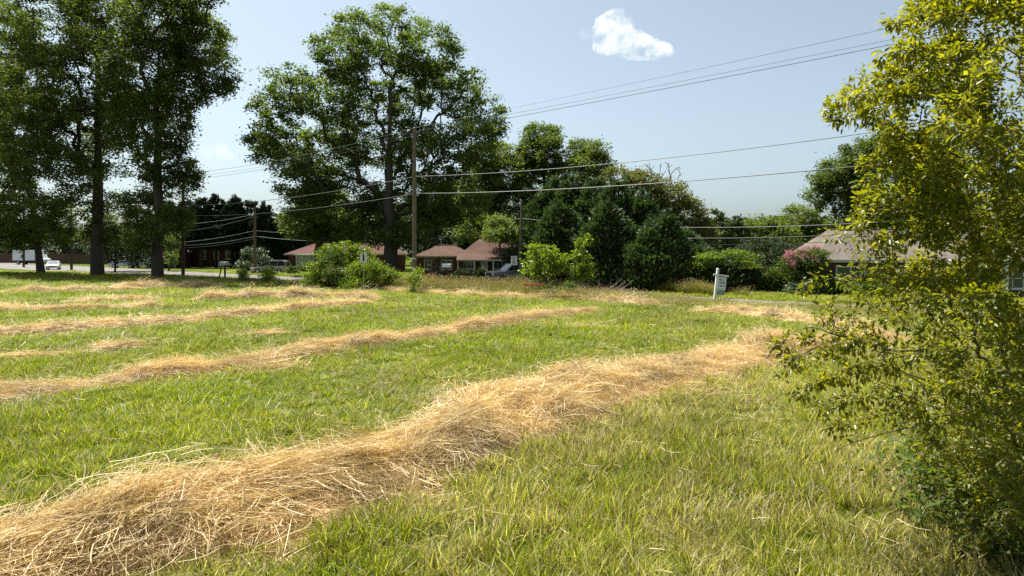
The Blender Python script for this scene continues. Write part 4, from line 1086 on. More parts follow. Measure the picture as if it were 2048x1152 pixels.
# cedars: dense dark cones along the road
cedars = [(1084, 372, 64), (1108, 350, 66), (1143, 342, 64), (1190, 346, 64.5), (1236, 352, 63), (1282, 372, 64), (1326, 415, 63), (1365, 452, 64), (1120, 400, 60), (1215, 400, 59), (1300, 440, 59), (1404, 492, 62)]
names = ['leftmost cedar, right behind the grey utility pole', 'second cedar from the left, above the bright green bush', 'tallest cedar, just left of the middle of the row', 'dark cedar in the middle of the row beneath the open topped tree',
         'dark cedar fifth along the row, below the first yellowish blossoms', 'cedar in front of the dead tree, sixth along the row', 'shorter cedar below the right end of the dead tree', 'low cedar below the yellowish tree near the row end',
         'front cedar reaching out above the two bright bushes', 'front cedar above the pile of dry sticks', 'front cedar low on the right half of the row', 'smallest cedar, at the right end of the dark row']
def conifer(label, x, ytop, D, rpx, mat, n_clump, n_leaf, leaf, group, name='cedar_tree', zmin=.35, taper=.7, pw=2.0):
    base = np.array(T(x, 550, D)); top = P(x, ytop, D).z; r0 = rpx / F * D
    o = empty(name, base, 0, label, 'tree', group)
    k = int(n_clump); t = 1 - np.sqrt(rng.random(k)) * .97; t = np.clip(t, 0, .99)
    a = rng.random(k) * 6.283; rr = r0 * (1 - t ** pw) ** taper * (.6 + .45 * rng.random(k)) * (.55 + .85 * vnoise(a * 1.1 + x, t * 5, 1.0))
    c = base + np.stack([np.cos(a) * rr, np.sin(a) * rr, zmin + t * (top - .15 - zmin)], 1)
    tr = [base + np.array([0, 0, top * .96 * i / 9]) for i in range(10)]
    sub = c[rng.random(k) < .5]
    Pn, ch, cnt, nt = grow(tr, list(sub), w=.05, seg=3, bend=.05, lift=-.02)
    link('trunk', limbs_mesh('trunk', Pn - base, ch, cnt, max(.14, top * .018), rmin=.015), M['bark'], o)
    idx = np.repeat(np.arange(k), n_leaf); cr = .75 * (1.1 - .5 * t)
    off = rng.normal(size=(len(idx), 3)) * .42; off[:, 2] *= .7
    p = c[idx] + off * cr[idx][:, None]
    dd = np.stack([np.cos(a), np.sin(a), np.full(k, .9)], 1)[idx]
    V, Fq, vv = leaf_cards(p - base, leaf * rng.uniform(.6, 1.4, len(idx)), np.clip(.2 + .55 * rng.random(k)[idx] + rng.normal(size=len(idx)) * .15, 0, 1), dd, aspect=.36, spread=.8)
    V[:, 2] = np.maximum(V[:, 2], .03)
    link('crown', np_mesh('crown', V, Fq, attrs={'v': vv}), M[mat], o)
    return o
for (x_, yt, c0), lb in zip(cedars, names):
    D_ = row_d(x_, c0) * rng.uniform(.98, 1.03)
    conifer('dense dark green ' + lb, x_, yt, D_, 40 if x_ < 1090 else 56, 'l_cedar', 560, 56, .36, 'cedars beyond the road')
pn_ = [(300, 425, 126, 'behind the rightmost large trunk'), (340, 402, 124, 'behind the dark pole'), (372, 396, 127, 'left of the middle of the far row'), (402, 390, 123, 'whose trunk stands before the left arched window'), (432, 386, 125, 'tallest of the far row'),
       (470, 386, 124, 'above the mailbox'), (502, 392, 127, 'behind the pole by the minivan'), (527, 400, 124, 'right of the pole by the minivan'), (553, 422, 126, 'above the van, with a stepped outline'), (582, 446, 128, 'half covered by the oak branches'), (610, 450, 130, 'above the low white porch')]
for x_, yt, D_, lb in pn_:
    conifer('distant dark pine ' + lb, x_, yt, D_, 34, 'l_pine', 420, 44, .62, 'distant pines beyond the road on the left', name='pine_tree', taper=.75, zmin=3.6 if x_ < 500 else .8)
for x_, yt, D_, lb in ((1434, 416, 84, 'right of the yellowish tree'), (1470, 428, 86, 'lower, behind the mimosa shrub'), (1640, 415, 98, 'beside the feathery tree left of the taupe roof')):
    conifer('dark green conifer ' + lb, x_, yt, D_, 36, 'l_cedar', 170, 34, .6, 'conifers in the background on the right', name='conifer_tree')
gr = 'broadleaf trees behind the right side of the road'
tree('background_tree', 'rounded green tree on the skyline right of the dark conifers', 'tree', T(1530, 548, 86), 4, .2, depth([(1530, 452, 50, 18), (1500, 470, 40, 25), (1560, 475, 40, 30), (1520, 500, 50, 30)], 86), 230, 50, .34, 'l_mid', gr, clump_r=.85)
tree('background_tree', 'dark leafy tree on the skyline between conifers and rounded tree', 'tree', T(1480, 548, 92), 5, .2, depth([(1475, 455, 40, 20), (1440, 465, 40, 26), (1500, 480, 46, 30), (1450, 500, 50, 30)], 92), 280, 64, .34, 'l_dark', gr, clump_r=.85, vbias=.25)
tree('background_tree', 'green tree on the skyline just left of the feathery one', 'tree', T(1572, 548, 90), 5, .2, depth([(1568, 448, 28, 16), (1550, 470, 40, 26), (1590, 480, 40, 30), (1630, 470, 36, 30), (1600, 510, 50, 30)], 90), 280, 64, .34, 'l_mid', gr, clump_r=.85, vbias=-.1)
tree('background_tree', 'feathery pale tree with thin branches left of the big tree', 'tree', T(1603, 548, 92), 6, .16, depth([(1590, 420, 24, 16), (1615, 430, 26, 22), (1600, 450, 30, 20)], 92), 130, 34, .26, 'l_mid', gr, clump_r=.7, shell=.3)
tree('background_tree', 'big rounded tree rising behind the taupe roofed house', 'tree', T(1740, 548, 84), 11, .4,
     depth([(1720, 305, 42, 26), (1775, 305, 60, 34), (1662, 350, 38, 32), (1700, 365, 60, 50), (1785, 380, 85, 70), (1640, 392, 26, 24), (1860, 350, 80, 80), (1710, 440, 60, 40), (1800, 450, 80, 40)], 84), 950, 70, .34, 'l_mid', gr, clump_r=1.05, vbias=-.1)
tree('mimosa_shrub', 'flat topped feathery yellow green shrub left of the yard sign', 'shrub', T(1445, 585, 49), 1.6, .09,
     depth([(1422, 512, 26, 7), (1462, 505, 24, 6), (1490, 512, 22, 8), (1404, 532, 14, 8), (1445, 526, 26, 6), (1500, 530, 16, 10), (1412, 556, 14, 14), (1470, 528, 24, 8)], 49, 1.2), 130, 60, .13, 'l_bright', clump_r=.6, flat=.22, vbias=-.35)
for x_, y_, rx, ry, D_, lb, mt in ((1430, 560, 40, 26, 50, 'dark shrub in the shade below the mimosa', 'l_dark'), (1500, 555, 40, 32, 50, 'dark olive shrub right of the yard sign post', 'l_dark'), (1545, 560, 30, 28, 49, 'loose green shrub left of the pink crape myrtle', 'l_weed'),
                                   (1340, 560, 50, 30, 53, 'dark undergrowth below the right half of the cedars', 'l_dark'), (1260, 562, 45, 26, 56, 'dark undergrowth beside the dry sticks', 'l_dark'), (1395, 560, 40, 28, 51, 'dark undergrowth between the cedars and the mimosa', 'l_dark'), (1190, 560, 40, 24, 58, 'dark undergrowth behind the dry sticks', 'l_dark'), (1470, 530, 40, 30, 54, 'tall dark shrub behind the yard sign', 'l_dark'), (1570, 520, 40, 34, 56, 'dark shrub behind the crape myrtle', 'l_dark'), (1520, 500, 50, 30, 60, 'dark leafy mass above the mimosa right end', 'l_dark'), (1645, 570, 26, 20, 46, 'leafy garden shrub at the corner of the brown house', 'l_weed'),
                                   (1700, 580, 24, 10, 45.4, 'low flowering plants under the white window', 'l_mid'), (1745, 578, 24, 12, 45, 'low leafy plants right of the white window', 'l_weed'),
                                   (1600, 578, 22, 10, 45.5, 'hydrangea like low plant left of the house', 'l_mag')):
    tree('shrub', lb, 'shrub', T(x_, 590, D_), .6, .06, depth([(x_, y_, rx, ry), (x_ - rx * .5, y_ + ry * .4, rx * .6, ry * .6), (x_ + rx * .5, y_ + ry * .35, rx * .6, ry * .6)], D_, .5), int(40 + rx * ry * .14), 50, .17, mt, 'shrubs along the far side of the road', clump_r=.42)
o = tree('crape_myrtle', 'crape myrtle covered in pink blossom left of the brown house', 'tree', T(1602, 588, 47), 1.5, .1, depth([(1590, 525, 30, 22), (1625, 520, 30, 24), (1605, 545, 40, 20)], 47, .6), 150, 55, .15, 'l_weed', clump_r=.4)
bc = in_blobs([B(1585, 514, 47, 20, 10), B(1620, 502, 47, 30, 10), B(1640, 525, 47, 14, 16, dy=-.6), B(1580, 528, 47, 16, 7, dy=-.9), B(1605, 508, 47, 30, 10, dy=-.8)], 62, .6)
idx = np.repeat(np.arange(len(bc)), 46); p_ = bc[idx] + rng.normal(size=(len(idx), 3)) * np.array([.11, .11, .09])
V, Fq, vv = leaf_cards(p_ - np.array(o.location), rng.uniform(.05, .1, len(idx)), rng.random(len(idx)), None, aspect=.9)
link('blossom', np_mesh('blossom', V, Fq, attrs={'v': vv}), M['pink'], o)
# house-side planting
tree('magnolia', 'rounded glossy magnolia behind the pole by the minivan', 'tree', T(510, 547, 97), 1.8, .14, depth([(508, 508, 20, 16), (500, 525, 24, 16), (524, 525, 22, 16), (510, 535, 28, 12)], 97, .6), 170, 55, .26, 'l_mag', clump_r=.6)
tree('shrub', 'clipped round shrub between the minivan and the white porch', 'shrub', T(588, 551, 86), .4, .06, depth([(588, 542, 15, 9), (582, 544, 9, 7)], 86, .5), 36, 60, .2, 'l_weed', clump_r=.4)
tree('shrub', 'pale speckled shrub tree behind the right end of the brown roof', 'tree', T(1000, 548, 84), 4, .12, depth([(998, 455, 34, 24), (1020, 470, 22, 20), (985, 470, 22, 14)], 84), 120, 50, .28, 'l_mid', clump_r=.7, vbias=.15)
tree('shrub', 'small dark cedar leaning over the right end of the brown roof', 'shrub', T(1024, 555, 71), 3.6, .1, depth([(1018, 510, 13, 13), (1032, 522, 12, 18), (1034, 495, 9, 12)], 71, .5), 50, 50, .26, 'l_cedar', clump_r=.5)
for x_, lb in ((925, 'left of two round shrubs in front of the porch posts'), (960, 'right of two round shrubs in front of the porch posts')):
    tree('shrub', lb, 'shrub', T(x_, 552, 78), .4, .05, depth([(x_, 546, 15, 8)], 78, .5), 34, 60, .18, 'l_dark', clump_r=.36)
tips = [np.array(P(868 + rng.uniform(-20, 20), 530 + rng.uniform(-16, 18), 72 + rng.uniform(-1, 1))) for _ in range(50)]
bare_tree('grey leafless bush in front of the left wing of the porch house', T(868, 552, 72), .05, tips, 72, .5, name='bare_bush', cat='bush', w=.3)
# near side roadside shrubs
gs = 'leafy shrubs on the near side of the road'
tree('vine_tree', 'vine covered small tree above the roadside shrubs', 'tree', T(690, 575, 56), 2.4, .1, depth([(690, 497, 34, 12), (665, 508, 26, 18), (720, 512, 26, 18), (700, 530, 40, 20)], 56, .6), 170, 52, .17, 'l_bright', gs, clump_r=.42, vbias=-.2)
for x_, bl, D_, lb, n_, mt in ((627, [(625, 552, 24, 18), (640, 545, 20, 22)], 54, 'leftmost shrub of the dense roadside clump', 70, 'l_bright'), (664, [(662, 530, 26, 28), (672, 550, 28, 18)], 53.5, 'tallest shrub of the roadside clump, left of the small white sign', 110, 'l_weed'),
                               (712, [(708, 548, 32, 22), (726, 545, 24, 18)], 52, 'broad shrub around the foot of the small white sign', 110, 'l_bright'), (768, [(764, 552, 30, 17), (790, 556, 18, 12), (748, 540, 18, 16)], 51.5, 'low shrub right of the small white sign', 90, 'l_bright'),
                               (540, [(540, 550, 16, 11), (532, 552, 10, 8)], 64, 'small round yellow green bush in front of the minivan', 44, 'l_bright'), (486, [(486, 550, 13, 9)], 66, 'small leafy plant by the road left of the magnolia pole', 22, 'l_bright'),
                               (826, [(824, 568, 14, 9), (832, 556, 6, 12)], 47, 'thin yellow green sapling at the foot of the tall pole', 9, 'l_bright')):
    bl = bl + [(bl[0][0], HZ + 2.5 / D_ * F, bl[0][2] * .9, 12)] + [(b_[0] + rng.uniform(-1, 1) * b_[2], b_[1] - b_[3] * rng.uniform(.7, 1.25), 4, rng.uniform(5, 10)) for b_ in bl for _ in range(2)]
    tree('roadside_shrub', lb, 'shrub', T(x_, 580, D_), .5, .04, depth(bl, D_, .6), int(n_ * 1.3), 46, .14, mt, gs, clump_r=.46, vbias=-.1, shell=.3)
tree('bright_bush', 'wide bright yellow green bush right of the pickup', 'bush', T(1092, 592, 45), 1.2, .09,
     depth([(1088, 510, 40, 26), (1062, 530, 26, 24), (1118, 522, 24, 20), (1090, 540, 36, 22), (1075, 500, 24, 14)], 45, .6), 120, 26, .2, 'l_bright', 'bright young bushes in front of the cedars', clump_r=.36, shell=.45, vbias=.1)
tree('bright_bush', 'slender two pronged bright green bush next to the wide one', 'bush', T(1150, 594, 44.5), 2.6, .07,
     depth([(1158, 488, 5, 14), (1175, 480, 5, 16), (1163, 512, 14, 14), (1158, 545, 20, 18), (1172, 538, 10, 16), (1145, 568, 14, 12)], 44.5, .5), 95, 26, .18, 'l_bright', 'bright young bushes in front of the cedars', clump_r=.32, shell=.4, vbias=.1)
tree('roadside_shrub', 'low tangled greenery at the foot of the two bright bushes', 'shrub', T(1105, 600, 43.5), .5, .04, depth([(1090, 582, 36, 12), (1130, 580, 26, 14)], 43.5, .5), 60, 44, .13, 'l_weed', gs, clump_r=.36)
# stick pile
o = empty('stick_pile', T(1205, 590, 45.5), 0, 'pile of long dry grey sticks right of the bright bushes', 'brush pile')
b = MB()
for i in range(70):
    a = rng.uniform(-1.3, 1.1); x0 = rng.uniform(-1, 1.0); L_ = rng.uniform(1, 2.3); el = rng.uniform(.15, 1.0)
    b.tube([(x0, rng.uniform(-.4, .4), .05), (x0 + math.sin(a) * L_ * .5, rng.uniform(-.4, .4), .05 + L_ * .5 * el * .8), (x0 + math.sin(a) * L_, rng.uniform(-.5, .5), L_ * el * .8)], [.022, .016, .006], 4)
b.build('sticks', M['dead'], o)['kind'] = 'stuff'
p = P(1068, 592, 43.0)
o = MB().box(-.75, .75, -.05, .05, .78, .90).box(-.6, -.54, -.04, .04, 0, .775).box(.54, .6, -.04, .04, 0, .775).build('weathered_board', plain('rusty_orange_paint', (.50, .16, .07), .7, .3, noise=.2), None, (p.x, p.y, 0), (0, R(2), R(5)))
tag(o, 'rusty orange board on low legs among weeds under the bright bush', 'board')

# far wood closing the background
segs = []
for x_, yt, D_, rp_, n_ in ((-60, 440, 210, 90, 1), (40, 455, 205, 70, 1), (130, 450, 200, 70, 1), (220, 455, 205, 70, 1), (290, 450, 200, 60, 1), (600, 450, 170, 60, 1), (680, 440, 150, 60, 1), (760, 430, 150, 70, 1), (860, 420, 145, 70, 1), (940, 420, 140, 60, 1),
                            (1020, 430, 135, 60, 1), (1480, 460, 120, 50, 1), (1560, 470, 118, 50, 1), (1640, 450, 118, 50, 1), (1900, 420, 110, 90, 1), (-250, 400, 200, 120, 1), (2100, 400, 100, 120, 1)):
    for yy_ in range(yt + 20, 541, 34): segs.append(B(x_ + rng.uniform(-20, 20), yy_, D_, rp_, 26))
cl = in_blobs(segs, 5200, .05)
idx = np.repeat(np.arange(len(cl)), 24); p_ = cl[idx] + rng.normal(size=(len(idx), 3)) * np.array([1.1, 1.1, .8]); p_[:, 2] = np.maximum(p_[:, 2], .3)
V, Fq, vv = leaf_cards(p_, rng.uniform(.5, 1.1, len(idx)), np.clip(rng.random(len(cl))[idx] * .7 + rng.random(len(idx)) * .3, 0, 1))
tag(link('far_wood', np_mesh('far_wood', V, Fq, attrs={'v': vv}), M['l_dark']), 'dark green woods closing the view far beyond the road', kind='stuff')

# ------------------------------------------------------------------ big bush on the right, close to the camera
def leaf_shape(n_var=5):
    out = []
    for k in range(n_var):
        w = random.uniform(.20, .27); f = random.uniform(.05, .12); cu = random.uniform(-.06, -.16)
        V = [(0, 0, 0), (.32, w, f), (.32, 0, cu * .2), (.32, -w, f), (.70, w * .72, f * .7 + cu * .5), (.70, 0, cu * .55), (.70, -w * .72, f * .7 + cu * .5), (1, 0, cu)]
        Fc = [(0, 2, 1), (0, 3, 2), (1, 2, 5), (1, 5, 4), (2, 3, 6), (2, 6, 5), (4, 5, 7), (5, 6, 7)]
        out.append((np.array(V), np.array(Fc)))
    return out
LS = leaf_shape()
bx_y = [-400, -100, 0, 60, 100, 150, 190, 215, 245, 290, 330, 380, 420, 460, 500, 560, 600, 680, 760, 840, 900, 1000, 1100, 1250]
bx_x = [1990, 1880, 1835, 1790, 1775, 1730, 1690, 1665, 1690, 1745, 1750, 1740, 1745, 1745, 1750, 1710, 1650, 1620, 1660, 1720, 1790, 1860, 1890, 1920]
tg = []
while len(tg) < 2900:
    y_ = rng.uniform(-380, 1120); xl = np.interp(y_, bx_y, bx_x) + 75 * (float(vnoise(y_, 3, .013)) - .35) + (40 if 440 < y_ < 570 else 0)
    soft = 190 if 420 < y_ < 600 else 120
    x_ = rng.uniform(xl, 2230)
    if rng.random() > np.clip((x_ - xl) / soft, .10, 1) ** 1.2: continue
    if y_ > 560 and rng.random() < np.clip((y_ - 560) / 220, 0, .80) * (1 - 1.1 * np.clip((x_ - 1790) / 120, 0, 1)): continue
    if rng.random() < .75 * (float(vnoise(x_, y_, .012)) > .60) and y_ < 600: continue          # holes where the sky shows through
    near = np.clip((x_ - xl) / 250, 0, 1)
    D_ = rng.uniform(6.4 - 1.3 * near, 7.2 + 2.6 * near)
    q = P(x_, y_, D_)
    if q.z < .12: continue
    tg.append(np.array(q))
# long arching sprays that reach out of the mass
for _ in range(46):
    y_ = rng.uniform(-60, 860); xl = np.interp(y_, bx_y, bx_x); D_ = rng.uniform(5.9, 7.0)
    r_ = rng.uniform(20, 60) + (35 if 560 < y_ < 860 else 0); a_ = rng.uniform(-.5, .35)
    for t in np.linspace(0, 1, 6):
        X_ = xl + 130 - (130 + r_ * .6) * t; Y_ = y_ + a_ * 90 * t + 46 * t * t
        tg.append(np.array(P(X_ + rng.normal() * 3, Y_ + rng.normal() * 4, D_)))
for x_, y_, D_ in ((1652, 216, 6.6), (1662, 224, 6.6), (1690, 185, 6.6), (1672, 232, 6.6), (1545, 690, 6.3), (1562, 675, 6.3), (1580, 728, 6.25), (1655, 604, 6.4), (1712, 602, 6.4), (1640, 640, 6.4), (1570, 790, 6.2), (1600, 800, 6.2), (1640, 765, 6.3), (1690, 880, 6.4), (1625, 560, 6.6), (1600, 590, 6.6), (1660, 470, 6.8), (1672, 440, 6.9)):
    tg.append(np.array(P(x_, y_, D_)))
base = np.array((7.0, 8.8, 0.0))
o = empty('large_bush', base, 0, 'large leafy bush filling the right edge, its leaves glowing yellow green in the sun', 'bush')
tr = [base + np.array([.05 * i * math.sin(i), -.04 * i, .22 * i - .05]) for i in range(7)]
Pn, ch, cnt, nt = grow(tr, tg, w=.38, seg=6, bend=.10, lift=.10)
link('trunk', limbs_mesh('trunk', Pn - base, ch, cnt, .06, rmin=.0022, sides=4, trunk_sides=7, flare=1.3), M['twig'], o)
lp, lax, lnm, lsz = [], [], [], []
for c in ch[1:]:
    pts_ = Pn[c]; tip = pts_[-1]; d_ = pts_[-1] - pts_[-3]; L_ = np.linalg.norm(pts_[-1] - pts_[0])
    yp = HZ - (tip[2] - CAMH) / tip[1] * F; bare = .42 if yp > 590 and rng.random() < .75 else 1.0
    m = int(rng.integers(34, 60) * bare)
    for q in range(m):
        t = 1 - rng.random() ** 1.3 * min(1, .55 / max(L_, .2)); f = t * (len(pts_) - 1); i0 = min(int(f), len(pts_) - 2)
        p_ = pts_[i0] + (pts_[i0 + 1] - pts_[i0]) * (f - i0)
        tw = d_ / (np.linalg.norm(d_) + 1e-6)
        side = rng.normal(size=3); side -= tw * side.dot(tw); side /= np.linalg.norm(side) + 1e-6
        offs = side * abs(rng.normal()) * .055                       # short side twiglets carry the leaves off the branch
        ax = side * .8 + tw * rng.uniform(.2, .9) + np.array([0, 0, rng.uniform(-.55, .25)])
        lp.append(p_ + offs); lax.append(ax); lnm.append(np.array([rng.normal() * .5, rng.normal() * .5, 1.0])); lsz.append(.057 * rng.uniform(.5, 1.35))
lp, lax, lnm, lsz = map(np.array, (lp, lax, lnm, lsz))
lax /= np.linalg.norm(lax, axis=1, keepdims=True)
b_ax = np.cross(lnm, lax); b_ax /= np.linalg.norm(b_ax, axis=1, keepdims=True); n_ax = np.cross(lax, b_ax)
ok = lp[:, 2] > .06
lp, lax, b_ax, n_ax, lsz = lp[ok], lax[ok], b_ax[ok], n_ax[ok], lsz[ok]
colv = np.clip(.45 + .28 * rng.normal(size=len(lp)) + .5 * (vnoise(lp[:, 0] * 1.7, lp[:, 2] * 1.7, 1) - .5), 0, 1)
# the 280 leaves that show largest are leaves of their own
pxx = CX + lp[:, 0] / lp[:, 1] * F; pyy = HZ - (lp[:, 2] - CAMH) / lp[:, 1] * F
inf = (pxx < 2040) & (pyy > 5) & (pyy < 1140)
score = np.where(inf, lsz / lp[:, 1] * (1.4 - np.clip((pxx - np.interp(pyy, bx_y, bx_x)) / 400, 0, 1)), 0)
own = np.argsort(-score)[:280]; mask = np.ones(len(lp), bool); mask[own] = False
lvm = []
for k, (V_, F_) in enumerate(LS):
    me = np_mesh('leaf', V_, F_, smooth=False, attrs={'v': np.full(len(V_), [.35, .55, .7, .85, .5][k])}); me.materials.append(M['l_bush']); lvm.append(me)
for i in own:
    q = bpy.data.objects.new('leaf', lvm[i % 5]); COL.objects.link(q); q.parent = o
    R3 = Matrix((lax[i], b_ax[i], n_ax[i])).transposed().to_4x4()
    q.matrix_local = Matrix.Translation(Vector(lp[i] - base)) @ R3 @ Matrix.Scale(float(lsz[i] * 1.0), 4)
ids = np.nonzero(mask)[0]; Vs, Fs, vv_, n0 = [], [], [], 0
for k, (V_, F_) in enumerate(LS):
    s_ = ids[ids % 5 == k]; m = len(s_)
    W = lp[s_][:, None, :] - base + (V_[None, :, 0:1] * lax[s_][:, None, :] + V_[None, :, 1:2] * b_ax[s_][:, None, :] + V_[None, :, 2:3] * n_ax[s_][:, None, :]) * lsz[s_][:, None, None]
    Vs.append(W.reshape(-1, 3)); Fs.append((np.arange(m)[:, None, None] * 8 + F_[None]).reshape(-1, 3) + n0); n0 += m * 8; vv_.append(np.repeat(colv[s_], 8))
link('foliage', np_mesh('foliage', np.concatenate(Vs), np.concatenate(Fs), attrs={'v': np.concatenate(vv_)}), M['l_bush'], o)['kind'] = 'stuff'
print('bush leaves', len(lp))

br = [([(1860, 700), (1790, 702), (1740, 690), (1690, 673), (1665, 668)], .013, .007), ([(1665, 668), (1625, 655), (1588, 664), (1560, 690)], .006, .002), ([(1665, 668), (1670, 642), (1686, 620), (1712, 603)], .006, .002),
      ([(1665, 668), (1652, 650), (1640, 634)], .004, .0015), ([(1690, 673), (1640, 690), (1600, 712), (1562, 732)], .005, .0015), ([(2060, 862), (1960, 852), (1880, 848), (1790, 862), (1700, 888), (1650, 915)], .010, .002),
      ([(1880, 820), (1810, 790), (1760, 770), (1700, 750)], .006, .002), ([(1850, 760), (1790, 735), (1745, 690), (1720, 640)], .007, .002)]
for pp_, r0_, r1_ in br:
    q_ = [P(x_, y_, 6.25 + .2 * math.sin(x_ * .03)) for x_, y_ in pp_]
    c2 = [];
    for i_ in range(len(q_) - 1):
        a0, a1, a2, a3 = q_[max(i_ - 1, 0)], q_[i_], q_[i_ + 1], q_[min(i_ + 2, len(q_) - 1)]
        for t in (0, .25, .5, .75): c2.append(.5 * ((2 * a1) + (a2 - a0) * t + (2 * a0 - 5 * a1 + 4 * a2 - a3) * t * t + (3 * a1 - a0 - 3 * a2 + a3) * t ** 3))
    c2.append(q_[-1]); MB().tube([p_ - Vector(base) for p_ in c2], list(np.linspace(r0_, r1_, len(c2))), 6).build('branch', M['twig'], o, smooth=True)

# rank weeds and broad leaves at the foot of the bush
k = 420
wx = rng.uniform(4.2, 8.2, k); wy = rng.uniform(5.2, 10.5, k); kp = (wx / wy * F + CX > 1790 + rng.uniform(-60, 160, k)); wx, wy = wx[kp], wy[kp]
idx = np.repeat(np.arange(len(wx)), 22)
h_ = rng.uniform(.05, .55, len(idx)) * (.5 + .9 * vnoise(wx, wy, .8))[idx]
c = np.stack([wx[idx] + rng.normal(size=len(idx)) * .13, wy[idx] + rng.normal(size=len(idx)) * .13, h_ + .03], 1)
ax = rng.normal(size=(len(idx), 3)); ax[:, 2] = rng.uniform(-.35, .25, len(idx)); ax /= np.linalg.norm(ax, axis=1, keepdims=True)
nm = np.stack([rng.normal(size=len(idx)) * .35, rng.normal(size=len(idx)) * .35, np.ones(len(idx))], 1)
bb = np.cross(nm, ax); bb /= np.linalg.norm(bb, axis=1, keepdims=True); nn_ = np.cross(ax, bb); sz = rng.uniform(.05, .13, len(idx))
V_, F_ = LS[0]
W = c[:, None, :] + (V_[None, :, 0:1] * ax[:, None, :] + V_[None, :, 1:2] * 1.25 * bb[:, None, :] + V_[None, :, 2:3] * nn_[:, None, :]) * sz[:, None, None]
Fw = (np.arange(len(idx))[:, None, None] * 8 + F_[None]).reshape(-1, 3)
# stems
stems = [(np.array([[wx[i], wy[i], 0], [wx[i] + rng.normal() * .04, wy[i] + rng.normal() * .04, .2], [wx[i] + rng.normal() * .08, wy[i] + rng.normal() * .08, .45 * (.5 + .9 * float(vnoise(wx[i], wy[i], .8)))]]), np.array([.004, .003, .0015])) for i in range(len(wx)) for _ in range(3)]
Vt, Ft = tubes_np(stems, 3)
Ft = np.concatenate([Ft[:, [0, 1, 2]], Ft[:, [0, 2, 3]]])
W = W.reshape(-1, 3); W[:, 2] = np.maximum(W[:, 2], .01)
tag(link('undergrowth', np_mesh('undergrowth', np.concatenate([W, Vt]), np.concatenate([Fw, Ft + len(W)]), attrs={'v': np.concatenate([np.repeat(rng.random(len(idx)), 8), np.full(len(Vt), .5)])}), M['l_weed']), 'rank broad leaved weeds growing at the foot of the large bush', kind='stuff')
# arching seeded grass stems in the bottom right corner
lbs = ['upper long arching grass stem in the bottom right corner', 'middle arching grass stem with a tan seed head at bottom right', 'lowest arching grass stem at the very bottom right', 'short arching stem bending left out of the bush foot']
for i, (a, m_, e_) in enumerate((((2120, 1190, 5.2), (2010, 930, 5.3), (1850, 925, 5.4)), ((2180, 1120, 5.0), (2030, 985, 5.1), (1885, 1003, 5.2)), ((2190, 1160, 4.9), (2060, 1040, 5.0), (1960, 1075, 5.0)), ((2080, 1080, 5.5), (1960, 950, 5.6), (1850, 985, 5.6)))):
    A, Mi, E = P(*a), P(*m_), P(*e_); A.z = 0; A.x += .1
    pts_ = []
    for t in np.linspace(0, 1, 14):
        pts_.append(np.array(A * (1 - t) ** 2 + (Mi * 2 - A * .5 - E * .5) * 2 * t * (1 - t) + E * t * t))
    pts_ = np.array(pts_)
    Vt, Ft = tubes_np([(pts_, np.linspace(.004, .0015, 14))], 4); Ft = np.concatenate([Ft[:, [0, 1, 2]], Ft[:, [0, 2, 3]]])
    cc = pts_[-4:][rng.integers(0, 4, 30)] + rng.normal(size=(30, 3)) * .018
    Vl, Fl, vl = leaf_cards(cc, rng.uniform(.02, .05, 30), rng.random(30), np.tile(pts_[-1] - pts_[-3], (30, 1)) * 8, aspect=.3)
    q = link('grass_stem', np_mesh('grass_stem', np.concatenate([Vt, Vl]), np.concatenate([Ft, Fl + len(Vt)]), attrs={'v': np.concatenate([np.full(len(Vt), .8), vl])}), M['tall'])
    tag(q, lbs[i], 'grass stem', 'arching grass stems by the bush')

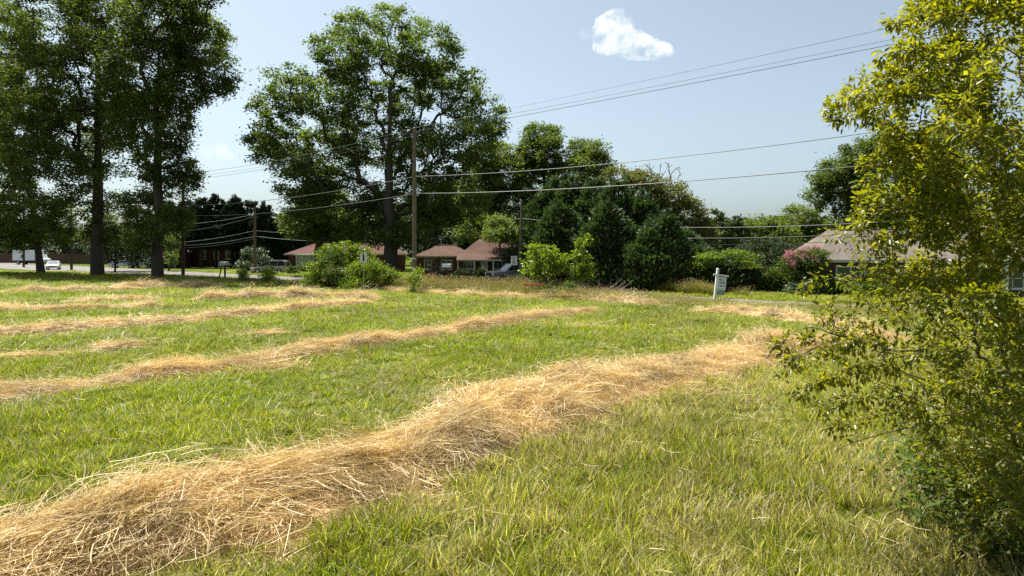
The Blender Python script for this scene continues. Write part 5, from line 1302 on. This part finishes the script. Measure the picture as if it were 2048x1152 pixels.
# ------------------------------------------------------------------ cloud
def cloud(label, parts_, D, dens, name='cloud'):
    bm = bmesh.new()
    for (x_, y_, rx, ry) in parts_:
        c_ = P(x_, y_, D); t = bmesh.ops.create_icosphere(bm, subdivisions=3, radius=1)
        for v in t['verts']:
            d = v.co.copy(); s_ = 1 + .38 * (float(vnoise(d.x * 2.3 + x_, d.z * 2.3 + d.y * 1.9 + y_, 1.0)) - .4) + .2 * (float(vnoise(d.x * 6 + x_, d.z * 6 + d.y * 5, 1)) - .5)
            v.co = Vector((c_.x + d.x * s_ * 1.22 * rx / F * D, c_.y + d.y * s_ * rx / F * D * .8 + random.uniform(0, 0), c_.z + d.z * s_ * 1.25 * ry / F * D))
    me = bpy.data.meshes.new(name); bm.to_mesh(me); bm.free()
    o = link(name, me, None)
    m = bpy.data.materials.new('cloud_vapour'); m.use_nodes = True; N, L = nodes(m); N.remove(N['Principled BSDF'])
    v = N.new('ShaderNodeVolumePrincipled'); v.inputs['Color'].default_value = (1, 1, 1, 1); v.inputs['Density'].default_value = dens; v.inputs['Anisotropy'].default_value = .35
    tc = N.new('ShaderNodeTexCoord'); nz = N.new('ShaderNodeTexNoise'); nz.inputs['Scale'].default_value = 42 / D; nz.inputs['Detail'].default_value = 7; nz.inputs['Roughness'].default_value = .62
    L.new(tc.outputs['Object'], nz.inputs['Vector']); mr = N.new('ShaderNodeMapRange'); mr.inputs[1].default_value = .43; mr.inputs[2].default_value = .58; mr.inputs[3].default_value = 0; mr.inputs[4].default_value = dens * 2.2
    L.new(nz.outputs['Fac'], mr.inputs[0]); L.new(mr.outputs[0], v.inputs['Density'])
    L.new(v.outputs[0], N['Material Output'].inputs['Volume']); me.materials.append(m)
    rm = o.modifiers.new('join', 'REMESH'); rm.mode = 'VOXEL'; rm.voxel_size = D * .0028
    tag(o, label, 'cloud'); return o
cloud('small white cumulus cloud alone in the upper right sky', [(1228, 48, 30, 22), (1205, 62, 20, 14), (1172, 67, 12, 10), (1250, 58, 22, 15), (1230, 88, 36, 20), (1265, 92, 42, 20), (1300, 100, 36, 16), (1325, 104, 20, 9), (1270, 76, 16, 14), (1215, 94, 24, 14), (1280, 110, 26, 9)], 1400, .009)
cloud('faint wisp of cloud low above the distant pines between the tall trees', [(430, 300, 22, 12), (448, 312, 16, 8), (415, 312, 14, 7)], 1600, .0022)
